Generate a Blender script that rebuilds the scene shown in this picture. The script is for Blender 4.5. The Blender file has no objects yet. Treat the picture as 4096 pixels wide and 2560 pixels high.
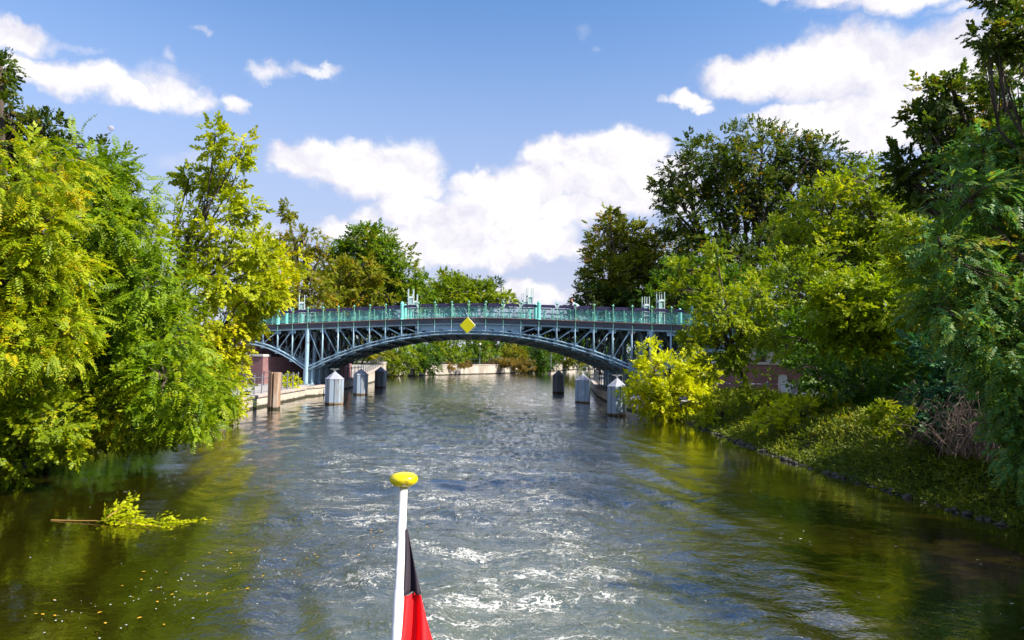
import bpy, math, random
import numpy as np
from mathutils import Vector, Matrix

R = math.radians
scene = bpy.context.scene
C = scene.collection

# ---------------------------------------------------------------- camera
PITCH, ROLL, CAMH, FPX = 3.33, 0.9, 2.9, 2700.0
cam_data = bpy.data.cameras.new('camera')
cam = bpy.data.objects.new('camera', cam_data)
C.objects.link(cam)
cam.location = (0, 0, CAMH)
cam.rotation_euler = (R(90 + PITCH), R(-ROLL), 0)
cam_data.sensor_width = 36.0
cam_data.lens = FPX / 4096 * 36.0
cam_data.clip_end = 20000
scene.camera = cam

# ---------------------------------------------------------------- sun direction, view
SUN_EL = R(41)
SUN_DIR = Vector((0.93, -0.37, 0)).normalized() * math.cos(SUN_EL) + Vector((0, 0, math.sin(SUN_EL)))
scene.view_settings.view_transform = 'Standard'
scene.view_settings.look = 'None'
scene.view_settings.gamma = 1.0
scene.view_settings.exposure = 0.80
scene.view_settings.use_curve_mapping = False
scene.cycles.max_bounces = 7
scene.cycles.transparent_max_bounces = 8
scene.cycles.caustics_reflective = False
scene.cycles.caustics_refractive = False
try:
    scene.cycles.use_denoising = True
    scene.cycles.sample_clamp_indirect = 6
except Exception:
    pass

sun_data = bpy.data.lights.new('sun', 'SUN')
sun_data.energy = 5.0
sun_data.angle = R(0.5)
sun_data.color = (1.0, 0.93, 0.80)
sun = bpy.data.objects.new('sun', sun_data)
C.objects.link(sun)
sun.location = (30, -30, 40)
sun.rotation_euler = (-SUN_DIR).to_track_quat('-Z', 'Y').to_euler()

# pixel of a 2419 x 1512 view of the photograph -> world point at depth Y (used while surveying the place)
_KD = 4096 / 2419.0
_cx, _sx = math.cos(math.pi / 2 + R(PITCH)), math.sin(math.pi / 2 + R(PITCH))
_cy, _sy = math.cos(-R(ROLL)), math.sin(-R(ROLL))
_RX = Matrix(((1, 0, 0), (0, _cx, -_sx), (0, _sx, _cx)))
_RY = Matrix(((_cy, 0, _sy), (0, 1, 0), (-_sy, 0, _cy)))
_M = _RY @ _RX


def ray(x, y):
    return _M @ Vector(((x * _KD - 2048) / FPX, -(y * _KD - 1280) / FPX, -1.0))


def at(x, y, Y):
    d = ray(x, y)
    d = d / d.y
    return Vector((d.x * Y, Y, CAMH + d.z * Y))


# ---------------------------------------------------------------- world: Nishita sky + clouds by direction
world = bpy.data.worlds.new('World')
scene.world = world
world.use_nodes = True
nt = world.node_tree
nt.nodes.clear()


class N:
    """tiny node helper"""
    def __init__(self, tree):
        self.t = tree

    def new(self, kind, **kw):
        n = self.t.nodes.new(kind)
        for k, v in kw.items():
            setattr(n, k, v)
        return n

    def _in(self, sock, v):
        if isinstance(v, bpy.types.NodeSocket):
            self.t.links.new(v, sock)
        elif v is not None:
            sock.default_value = v

    def math(self, op, a, b=None, c=None, clamp=False):
        n = self.new('ShaderNodeMath', operation=op)
        n.use_clamp = clamp
        self._in(n.inputs[0], a)
        if b is not None: self._in(n.inputs[1], b)
        if c is not None: self._in(n.inputs[2], c)
        return n.outputs[0]

    def vmath(self, op, a, b=None, scale=None):
        n = self.new('ShaderNodeVectorMath', operation=op)
        self._in(n.inputs[0], a)
        if b is not None: self._in(n.inputs[1], b)
        if scale is not None: self._in(n.inputs['Scale'], scale)
        return n.outputs['Value'] if op in ('LENGTH', 'DOT_PRODUCT', 'DISTANCE') else n.outputs[0]

    def mix(self, fac, a, b, kind='RGBA', blend='MIX'):
        n = self.new('ShaderNodeMix', data_type=kind)
        if kind == 'RGBA':
            n.blend_type = blend
            i = (0, 6, 7, 2)
        else:
            i = (0, 2, 3, 0)
        self._in(n.inputs[i[0]], fac)
        self._in(n.inputs[i[1]], a)
        self._in(n.inputs[i[2]], b)
        return n.outputs[i[3]]

    def noise(self, vec, scale, detail=4, rough=0.5, dist=0.0, color=False):
        n = self.new('ShaderNodeTexNoise')
        if vec is not None: self._in(n.inputs['Vector'], vec)
        n.inputs['Scale'].default_value = scale
        n.inputs['Detail'].default_value = detail
        n.inputs['Roughness'].default_value = rough
        n.inputs['Distortion'].default_value = dist
        return n.outputs['Color'] if color else n.outputs['Fac']

    def maprange(self, v, a, b, c=0.0, d=1.0, smooth=True):
        n = self.new('ShaderNodeMapRange')
        n.interpolation_type = 'SMOOTHSTEP' if smooth else 'LINEAR'
        self._in(n.inputs[0], v)
        for i, x in enumerate((a, b, c, d)):
            self._in(n.inputs[i + 1], x)
        return n.outputs[0]

    def ramp(self, fac, stops, interp='LINEAR'):
        n = self.new('ShaderNodeValToRGB')
        n.color_ramp.interpolation = interp
        e = n.color_ramp.elements
        while len(e) < len(stops):
            e.new(0.5)
        for el, (p, col) in zip(e, stops):
            el.position = p
            el.color = (*col, 1)
        self._in(n.inputs[0], fac)
        return n.outputs[0]


def norm(v):
    return v.normalized()


def build_sky():
    g = N(nt)
    tc = g.new('ShaderNodeTexCoord')
    d = g.vmath('NORMALIZE', tc.outputs['Generated'])
    sky = g.new('ShaderNodeTexSky', sky_type='NISHITA')
    sky.sun_disc = False
    sky.sun_elevation = SUN_EL
    sky.sun_rotation = math.atan2(SUN_DIR.x, SUN_DIR.y)
    sky.altitude = 50
    sky.air_density = 1.0
    sky.dust_density = 0.6
    sky.ozone_density = 2.2
    hs = g.new('ShaderNodeHueSaturation')
    hs.inputs['Saturation'].default_value = 1.12
    hs.inputs['Value'].default_value = 1.42
    nt.links.new(sky.outputs[0], hs.inputs['Color'])
    sep = g.new('ShaderNodeSeparateXYZ')
    nt.links.new(d, sep.inputs[0])
    # pale lavender-blue air towards the horizon, all the way round
    hz = g.maprange(sep.outputs[2], 0.08, 0.54, 0.88, 0.0)
    blue = g.mix(1.0, hs.outputs[0], (0.84, 0.96, 1.06, 1), blend='MULTIPLY')
    base = g.mix(hz, blue, (3.7, 3.95, 5.3, 1))
    low_air = g.maprange(sep.outputs[2], -0.05, 0.22, 0.75, 0.0)
    base = g.mix(low_air, base, (4.9, 5.1, 6.0, 1))
    # clouds -------------------------------------------------------------
    w1 = g.noise(d, 9.0, 5, 0.6, 0.0, color=True)
    w = g.vmath('SCALE', g.vmath('SUBTRACT', w1, (0.5, 0.5, 0.5)), scale=0.075)
    wf1 = g.noise(d, 34.0, 4, 0.6, 0.0, color=True)
    wf = g.vmath('SCALE', g.vmath('SUBTRACT', wf1, (0.5, 0.5, 0.5)), scale=0.022)
    dw = g.vmath('ADD', g.vmath('ADD', d, w), wf)
    puffs = [  # centre x, y and half sizes in the surveyed view, softness, strength
        (690, 378, 62, 40, .5, 1), (760, 385, 90, 62, .5, 1), (850, 375, 100, 52, .5, 1), (945, 395, 100, 72, .5, 1),
        (905, 440, 150, 48, .5, 1), (800, 420, 90, 34, .6, .9), (1010, 430, 60, 40, .6, .9),
        (1125, 425, 70, 34, .5, 1), (1180, 480, 150, 85, .5, 1), (1010, 500, 165, 46, .5, 1), (1110, 545, 210, 66, .6, 1),
        (1285, 372, 66, 50, .5, 1), (1370, 352, 90, 48, .5, 1), (1455, 350, 95, 58, .5, 1), (1525, 375, 62, 58, .5, 1),
        (1430, 425, 170, 62, .5, 1), (1290, 430, 90, 60, .5, 1), (1500, 465, 110, 46, .6, 1), (1600, 440, 80, 70, .6, .9),
        (950, 575, 130, 34, .6, .95), (1120, 605, 160, 34, .6, .98), (1270, 560, 120, 50, .7, .9), (1340, 590, 90, 30, .7, .85),
        (1355, 500, 100, 46, .5, 1), (1200, 575, 150, 50, .5, 1), (1030, 610, 120, 26, .6, .95), (1255, 690, 95, 34, .6, .95), (1180, 700, 80, 26, .7, .7), (800, 555, 60, 32, .7, .8), (860, 520, 50, 26, .7, .7),
        (1740, 180, 100, 44, .6, .95), (1850, 165, 150, 55, .6, 1), (2000, 160, 170, 82, .6, 1), (2170, 170, 180, 90, .6, 1),
        (2310, 170, 120, 90, .6, 1), (1970, 275, 190, 52, .6, 1), (2060, 315, 130, 42, .6, 1), (1850, 262, 110, 22, .7, .8),
        (2130, 250, 120, 80, .6, .95), (2260, 280, 110, 70, .8, .7), (2420, 120, 90, 120, .7, .9), (2260, 75, 55, 16, .8, .7),
        (2030, -10, 120, 28, .7, .85), (2180, -20, 170, 42, .7, .95), (2350, 5, 110, 26, .8, .8), (1890, -14, 70, 18, .8, .6),
        (1620, 243, 52, 20, .7, .95), (1650, 258, 30, 14, .7, .7),
        (22, 82, 60, 40, .7, .95), (-60, 60, 80, 50, .7, .95), (95, 172, 90, 32, .8, .8), (200, 192, 115, 40, .8, .85),
        (290, 216, 90, 32, .8, .82), (390, 210, 95, 42, .9, .72), (455, 236, 60, 28, .9, .74), (555, 245, 28, 22, .8, .8),
        (640, 165, 48, 20, 1., .62), (735, 160, 58, 17, 1., .62), (130, 105, 85, 14, .95, .35), (410, 170, 50, 30, .95, .4),
        (480, 70, 22, 12, .95, .4), (378, 120, 18, 14, .95, .35), (1370, 90, 26, 20, .97, .3), (1408, 136, 16, 10, .97, .35),
        (440, 380, 60, 26, .95, .35), (600, 560, 90, 30, .9, .5),
    ]
    acc = None
    for x, y, rx, ry, soft, st in puffs:
        c = norm(ray(x, y))
        r = 1.08 * (_KD / FPX) * (c.y ** 1.0)
        q = g.vmath('SUBTRACT', dw, (c.x, c.y, c.z))
        q = g.vmath('MULTIPLY', q, (1 / (rx * r), 1 / (max(rx, ry) * 1.5 * r), 1 / (ry * r)))
        l = g.vmath('LENGTH', q)
        m = g.maprange(l, 0.25, 1.30 + (soft - .5) * .7, st, 0.0)
        acc = m if acc is None else g.math('MAXIMUM', acc, m)
    # ordinary scattered cumulus everywhere outside the part of the sky in view
    sc = g.new('ShaderNodeMapping')
    sc.inputs['Scale'].default_value = (1, 1, 2.4)
    nt.links.new(d, sc.inputs[0])
    big = g.noise(sc.outputs[0], 2.3, 7, 0.55)
    bigm = g.maprange(big, 0.50, 0.66, 0.0, 1.0)
    cd = norm(ray(1209, 500))
    away = g.maprange(g.vmath('DOT_PRODUCT', d, (cd.x, cd.y, cd.z)), 0.62, 0.74, 1.0, 0.0)
    low = g.maprange(sep.outputs[2], -0.02, 0.08, 0.0, 1.0)
    bigm = g.math('MULTIPLY', g.math('MULTIPLY', bigm, away), low)
    fine = g.noise(d, 26.0, 6, 0.62)
    fm = g.math('MULTIPLY', g.math('SUBTRACT', fine, 0.5), 0.62)
    dens = g.maprange(g.math('ADD', acc, fm), 0.09, 0.80, 0.0, 1.0)
    dens = g.math('MULTIPLY', dens, g.math('MINIMUM', g.math('MULTIPLY', acc, 3.0), 1.0))
    dens = g.math('MAXIMUM', dens, bigm)
    # relief: side turned to the sun brighter than the far side and the undersides
    off = (SUN_DIR.x * 0.016, SUN_DIR.y * 0.016, 0.022)
    wA = g.noise(g.vmath('ADD', dw, off), 7.0, 6, 0.6)
    wB = g.noise(dw, 7.0, 6, 0.6)
    rel = g.math('MULTIPLY', g.math('SUBTRACT', wB, wA), 3.8)
    sh = g.math('ADD', rel, g.math('ADD', 0.42, g.math('MULTIPLY', g.math('MULTIPLY', acc, dens), 0.42)), clamp=True)
    ccol = g.ramp(sh, [(0.0, (4.6, 4.7, 5.6)), (0.35, (5.5, 5.4, 6.1)), (0.7, (6.5, 6.35, 6.6)), (1.0, (7.4, 7.2, 7.1))])
    out = g.mix(g.math('MULTIPLY', dens, 0.97), base, ccol)
    bg = g.new('ShaderNodeBackground')
    bg.inputs['Strength'].default_value = 0.088
    nt.links.new(out, bg.inputs['Color'])
    o = g.new('ShaderNodeOutputWorld')
    nt.links.new(bg.outputs[0], o.inputs['Surface'])


build_sky()
try:
    world.cycles.sampling_method = 'MANUAL'
    world.cycles.sample_map_resolution = 1024
except Exception:
    pass

# ---------------------------------------------------------------- materials
MATS = {}


def mat(name, color, rough=0.6, metal=0.0, var=0.12, nscale=3.0, bump=0.0, bscale=20.0, dirt=None, spec=0.5, stretch=(1, 1, 1), coat=0.0, foot=None):
    """procedural paint / stone / metal: base colour with soft blotches, optional dirt colour, fine relief"""
    if name in MATS:
        return MATS[name]
    m = bpy.data.materials.new(name)
    m.use_nodes = True
    t = m.node_tree
    b = t.nodes['Principled BSDF']
    g = N(t)
    tc = g.new('ShaderNodeTexCoord')
    mp = g.new('ShaderNodeMapping')
    mp.inputs['Scale'].default_value = stretch
    t.links.new(tc.outputs['Object'], mp.inputs[0])
    v = mp.outputs[0]
    n = g.noise(v, nscale, 5, 0.6)
    lo = tuple(c * (1 - var) for c in color)
    hi = tuple(min(1, c * (1 + var)) for c in color)
    col = g.ramp(n, [(0.3, lo), (0.7, hi)])
    if dirt:
        dc, amt, dsc = dirt
        dn = g.noise(v, dsc, 6, 0.65)
        col = g.mix(g.maprange(dn, 0.62 - amt * .4, 0.78 - amt * .3), col, (*dc, 1))
    if foot:                                          # wet, algae-dark foot above the waterline
        sp = g.new('ShaderNodeSeparateXYZ')
        t.links.new(tc.outputs['Object'], sp.inputs[0])
        fz = g.math('ADD', sp.outputs[2], g.math('MULTIPLY', g.math('SUBTRACT', g.noise(tc.outputs['Object'], 3.0, 4, .6), .5), .18))
        col = g.mix(g.maprange(fz, foot, foot + .10, 1.0, 0.0), col, (.045, .042, .022, 1))
    t.links.new(col, b.inputs['Base Color'])
    b.inputs['Roughness'].default_value = rough
    b.inputs['Metallic'].default_value = metal
    b.inputs['Specular IOR Level'].default_value = spec
    b.inputs['Coat Weight'].default_value = coat
    if bump:
        bn = g.noise(v, bscale, 5, 0.6)
        bp = g.new('ShaderNodeBump')
        bp.inputs['Strength'].default_value = bump
        bp.inputs['Distance'].default_value = 0.02
        t.links.new(bn, bp.inputs['Height'])
        t.links.new(bp.outputs[0], b.inputs['Normal'])
    MATS[name] = m
    return m


def leaf_mat(name, stops, trans=0.35, tcol=1.25, rough=0.5):
    if name in MATS:
        return MATS[name]
    m = bpy.data.materials.new(name)
    m.use_nodes = True
    t = m.node_tree
    b = t.nodes['Principled BSDF']
    g = N(t)
    a = g.new('ShaderNodeAttribute')
    a.attribute_name = 'tint'
    col = g.ramp(a.outputs['Fac'], stops)
    t.links.new(col, b.inputs['Base Color'])
    b.inputs['Roughness'].default_value = rough
    b.inputs['Specular IOR Level'].default_value = 0.28
    tr = g.new('ShaderNodeBsdfTranslucent')
    tc = g.mix(1.0, col, (tcol, tcol * 1.05, tcol * 0.55, 1), blend='MULTIPLY')
    t.links.new(tc, tr.inputs[0])
    mx = g.new('ShaderNodeMixShader')
    mx.inputs[0].default_value = trans
    t.links.new(b.outputs[0], mx.inputs[1])
    t.links.new(tr.outputs[0], mx.inputs[2])
    t.links.new(mx.outputs[0], t.nodes['Material Output'].inputs['Surface'])
    MATS[name] = m
    return m


# ---------------------------------------------------------------- object helpers
def tag(o, label=None, cat=None, group=None, kind=None):
    if label: o['label'] = label
    if cat: o['category'] = cat
    if group: o['group'] = group
    if kind: o['kind'] = kind
    return o


def empty(name, loc=(0, 0, 0), rz=0.0):
    o = bpy.data.objects.new(name, None)
    C.objects.link(o)
    o.location = loc
    o.rotation_euler = (0, 0, rz)
    o.empty_display_size = 0.2
    return o


class MB:
    def __init__(self):
        self.v, self.f = [], []

    def add(self, vs, fs):
        b = len(self.v)
        self.v += [tuple(p) for p in vs]
        self.f += [tuple(i + b for i in q) for q in fs]

    def frame(self, o, ax, ay, az, sx, sy, sz):
        """box centred at o with half sizes along three axes"""
        o = Vector(o)
        ax, ay, az = Vector(ax), Vector(ay), Vector(az)
        vs = [o + ax * (sx * i) + ay * (sy * j) + az * (sz * k) for k in (-1, 1) for j in (-1, 1) for i in (-1, 1)]
        self.add(vs, [(0, 2, 3, 1), (4, 5, 7, 6), (0, 1, 5, 4), (2, 6, 7, 3), (0, 4, 6, 2), (1, 3, 7, 5)])

    def box(self, x0, x1, y0, y1, z0, z1):
        self.frame(((x0 + x1) / 2, (y0 + y1) / 2, (z0 + z1) / 2), (1, 0, 0), (0, 1, 0), (0, 0, 1), (x1 - x0) / 2, (y1 - y0) / 2, (z1 - z0) / 2)

    def hexa(self, pts):
        """8 corners: bottom 4 ring, top 4 ring"""
        self.add(pts, [(3, 2, 1, 0), (4, 5, 6, 7), (0, 1, 5, 4), (1, 2, 6, 5), (2, 3, 7, 6), (3, 0, 4, 7)])

    def bar(self, a, b, w, h=None, up=(0, 0, 1)):
        a, b = Vector(a), Vector(b)
        d = b - a
        L = d.length
        if L < 1e-6: return
        d = d / L
        u = Vector(up)
        s = d.cross(u)
        if s.length < 1e-4:
            s = d.cross(Vector((1, 0, 0)))
        s.normalize()
        u = s.cross(d).normalized()
        self.frame((a + b) / 2, d, s, u, L / 2, w / 2, (h or w) / 2)

    def tube(self, pts, rad, n=8, cap=True):
        pts = [Vector(p) for p in pts]
        if not hasattr(rad, '__len__'): rad = [rad] * len(pts)
        base = len(self.v)
        prev = None
        for i, p in enumerate(pts):
            d = (pts[min(i + 1, len(pts) - 1)] - pts[max(i - 1, 0)])
            if d.length < 1e-9: d = Vector((0, 0, 1))
            d.normalize()
            if prev is None:
                s = d.cross(Vector((0.13, 0.27, 0.95)))
                if s.length < 0.05: s = d.cross(Vector((1, 0, 0)))
            else:
                s = prev - d * prev.dot(d)
                if s.length < 1e-4: s = d.cross(Vector((1, 0, 0)))
            s.normalize()
            prev = s
            u = d.cross(s)
            for k in range(n):
                a = 2 * math.pi * k / n
                self.v.append(tuple(p + (s * math.cos(a) + u * math.sin(a)) * rad[i]))
        for i in range(len(pts) - 1):
            for k in range(n):
                k2 = (k + 1) % n
                self.f.append((base + i * n + k, base + i * n + k2, base + (i + 1) * n + k2, base + (i + 1) * n + k))
        if cap:
            self.f.append(tuple(base + k for k in range(n - 1, -1, -1)))
            self.f.append(tuple(base + (len(pts) - 1) * n + k for k in range(n)))

    def lathe(self, prof, o=(0, 0, 0), n=16, sx=1.0, sy=1.0, rot=0.0):
        """profile of (r, z)"""
        base = len(self.v)
        for r, z in prof:
            for k in range(n):
                a = 2 * math.pi * k / n + rot
                self.v.append((o[0] + r * sx * math.cos(a), o[1] + r * sy * math.sin(a), o[2] + z))
        for i in range(len(prof) - 1):
            for k in range(n):
                k2 = (k + 1) % n
                self.f.append((base + i * n + k, base + i * n + k2, base + (i + 1) * n + k2, base + (i + 1) * n + k))
        self.f.append(tuple(base + k for k in range(n - 1, -1, -1)))
        self.f.append(tuple(base + (len(prof) - 1) * n + k for k in range(n)))

    def sphere(self, o, r, n=12, m=8, s=(1, 1, 1)):
        prof = []
        for i in range(m + 1):
            a = -math.pi / 2 + math.pi * i / m
            prof.append((max(1e-4, r * math.cos(a)) * s[0], r * math.sin(a) * s[2]))
        self.lathe(prof, o, n, 1.0, s[1] / s[0])

    def mesh(self, name, m, smooth=False):
        me = bpy.data.meshes.new(name)
        me.from_pydata(self.v, [], self.f)
        if smooth:
            me.shade_smooth()
        if m: me.materials.append(m)
        me.update()
        return me

    def build(self, name, m, parent=None, smooth=False, bevel=0.0):
        o = bpy.data.objects.new(name, self.mesh(name, m, smooth))
        C.objects.link(o)
        if parent:
            o.parent = parent
        if bevel:
            md = o.modifiers.new('bevel', 'BEVEL')
            md.width = bevel
            md.segments = 2
            md.limit_method = 'ANGLE'
        return o


def rehome(o, root):
    """keep world-space vertices although the root stands elsewhere"""
    o.matrix_parent_inverse = root.matrix_basis.inverted()
    return o


def copy_tree(o, parent=None):
    c = o.copy()
    C.objects.link(c)
    c.parent = parent
    for ch in o.children:
        copy_tree(ch, c)
    return c


def np_mesh(name, verts, faces, mats, tint=None, smooth=False):
    """verts (n,3), faces (m,k) arrays -> mesh"""
    me = bpy.data.meshes.new(name)
    nv, nf, k = len(verts), len(faces), faces.shape[1]
    me.vertices.add(nv)
    me.vertices.foreach_set('co', np.ascontiguousarray(verts, dtype=np.float32).ravel())
    me.loops.add(nf * k)
    me.loops.foreach_set('vertex_index', np.ascontiguousarray(faces, dtype=np.int32).ravel())
    me.polygons.add(nf)
    me.polygons.foreach_set('loop_start', np.arange(0, nf * k, k, dtype=np.int32))
    me.polygons.foreach_set('loop_total', np.full(nf, k, dtype=np.int32))
    if smooth:
        me.polygons.foreach_set('use_smooth', np.ones(nf, dtype=bool))
    me.update(calc_edges=True)
    for m in mats:
        me.materials.append(m)
    if tint is not None:
        a = me.attributes.new('tint', 'FLOAT', 'POINT')
        a.data.foreach_set('value', np.ascontiguousarray(tint, dtype=np.float32))
    return me


def link(name, me, parent=None):
    o = bpy.data.objects.new(name, me)
    C.objects.link(o)
    if parent: o.parent = parent
    return o


# ---------------------------------------------------------------- canal edges (surveyed waterlines)
LEFT_EDGE = [(-30, -12.6), (0, -12.6), (15, -12.4), (20, -12.4), (26, -12.8), (30, -13.4), (33, -13.9), (40, -14.35), (50, -14.7), (58, -14.9), (70, -15.4),
             (84, -16.6), (96, -18.2), (101, -18.7), (109, -14.3), (128, -4.7), (151, 3.9), (182, 12.6), (224, 22.5), (270, 60), (300, 160), (320, 420), (330, 3000)]
RIGHT_EDGE = [(-30, 9.4), (0, 9.4), (12, 9.1), (15.5, 8.7), (18, 8.4), (22, 8.2), (27, 8.3), (32, 8.4), (34.5, 8.3), (37, 7.4), (40, 6.9), (50, 6.9), (56, 7.1),
              (70, 8.3), (87, 10.3), (100, 15), (120, 26), (150, 52), (190, 110), (230, 260), (262, 700), (285, 3000)]


def ie(tab, y):
    return float(np.interp(y, [a for a, _ in tab], [b for _, b in tab]))


# ---------------------------------------------------------------- ground
soil = mat('soil_and_litter', (0.065, 0.05, 0.028), 0.95, var=0.5, nscale=1.6, bump=0.6, bscale=14, dirt=((0.035, 0.055, 0.012), 0.5, 1.1))
paving = mat('quay_paving', (0.40, 0.37, 0.35), 0.85, var=0.15, nscale=1.2, bump=0.25, bscale=24, dirt=((0.20, 0.18, 0.15), 0.25, 2.0))


def ground_side(name, tab, sgn, quay):
    ys = [-400, -120, -60, -30] + list(np.arange(-20, 130, 2.0)) + list(np.arange(130, 340, 8.0)) + [400, 600, 1200, 5000]
    ds = [-0.3, 0.02, 0.35, 0.9, 1.6, 2.5, 3.5, 5, 8, 12, 20, 40, 90, 250, 700, 4000]
    rng = np.random.default_rng(4)
    V = []
    for y in ys:
        inq = quay[0] < y < quay[1]
        ex = ie(tab, min(y, tab[-1][0])) + (sgn * .42 if (inq or y >= quay[1]) else 0)
        for d in ds:
            if inq:
                top = 0.66 + max(0, min(1, (y - 64) / 32)) * 1.5 if quay[2] == 'L' else 0.66 + max(0, min(1, (y - 64) / 40)) * 0.8
                z = -1.2 if d < 0 else top
                if d > 8: z = top + min(1, (d - 8) / 12) * .5
            elif y > quay[1]:
                z = -1.2 if d < 0 else (1.75 if quay[2] == 'L' else 1.4)
            else:
                z = max(-1.2, min(1.15, -0.35 + d * 0.55)) + (rng.random() - .5) * 0.1
            V.append((ex + sgn * d, y, z))
    n, m = len(ds), len(ys)
    F = [(j * n + i, j * n + i + 1, (j + 1) * n + i + 1, (j + 1) * n + i) for j in range(m - 1) for i in range(n - 1)]
    if sgn < 0: F = [f[::-1] for f in F]
    me = np_mesh(name, np.array(V), np.array(F), [soil], smooth=False)
    o = link(name, me)
    tag(o, kind='structure')
    return o


ground_side('left_bank_ground', LEFT_EDGE, -1, (32, 98, 'L'))
ground_side('right_bank_ground', RIGHT_EDGE, 1, (35, 90, 'R'))

# ---------------------------------------------------------------- water
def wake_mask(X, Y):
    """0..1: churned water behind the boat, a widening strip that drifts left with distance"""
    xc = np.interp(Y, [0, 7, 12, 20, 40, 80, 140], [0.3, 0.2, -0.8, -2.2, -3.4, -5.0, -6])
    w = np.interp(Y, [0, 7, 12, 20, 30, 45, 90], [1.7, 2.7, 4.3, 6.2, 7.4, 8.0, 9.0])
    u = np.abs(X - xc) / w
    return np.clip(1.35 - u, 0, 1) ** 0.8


def water_height(X, Y, rng):
    wk = wake_mask(X, Y)
    H = np.zeros_like(X)
    # slow wander so that no wave train stays straight
    wx = 0.5 * np.sin(0.31 * X + 0.17 * Y + 1.3) + 0.3 * np.sin(0.83 * Y - 0.4 * X) + 0.14 * np.sin(1.7 * X + 1.1 * Y)
    wy = 0.5 * np.sin(0.27 * Y - 0.21 * X) + 0.3 * np.sin(0.9 * X + 0.3 * Y + 2) + 0.14 * np.sin(1.9 * Y - 0.7 * X)
    Xw, Yw = X + wx, Y + wy
    fall = np.interp(Y, [8, 16, 30, 60], [1.15, 1.0, 0.55, 0.35])
    for i in range(54):
        lam = 0.22 * (3.2 / 0.22) ** rng.random()
        th = rng.normal(math.pi / 2, 0.75)
        k = 2 * math.pi / lam
        ph = rng.random() * 6.28
        amp = 0.0052 * lam ** 0.85
        env = 0.6 + 0.4 * np.sin(0.37 * X * math.cos(i) + 0.41 * Y * math.sin(i * 1.7) + i)
        s = np.sin(k * (Xw * math.cos(th) + Yw * math.sin(th)) + ph)
        H += amp * env * (s + 0.25 * s * s) * (0.10 + 1.5 * wk) * fall
    # stern divergent waves: crests along a V on both sides of the wake
    for sg in (-1, 1):
        xc = np.interp(Y, [0, 7, 12, 20, 40, 80], [0.3, 0.2, -0.8, -2.2, -3.4, -5.0])
        w = np.interp(Y, [0, 7, 12, 20, 30, 45, 90], [1.7, 2.7, 4.3, 6.2, 7.4, 8.0, 9.0])
        q = sg * (X - xc) - w
        e = np.exp(-(q / (0.7 + 0.03 * Y)) ** 2) * np.clip(1.2 - Y / 60, 0.15, 1)
        H += 0.026 * e * np.sin(5.2 * q + 1.1 * Yw * 1.4 + 1.5 * np.sin(.6 * Y + X))
    # churn just behind the stern
    e = np.exp(-((X - 0.1) / 1.9) ** 2 - ((Y - 7.0) / 3.2) ** 2)
    H += e * 0.035 * (np.sin(3.1 * X + 1.2 * np.sin(2.2 * Y)) * np.sin(3.6 * Y + 1.3 * np.sin(2.7 * X)))
    return H


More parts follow.
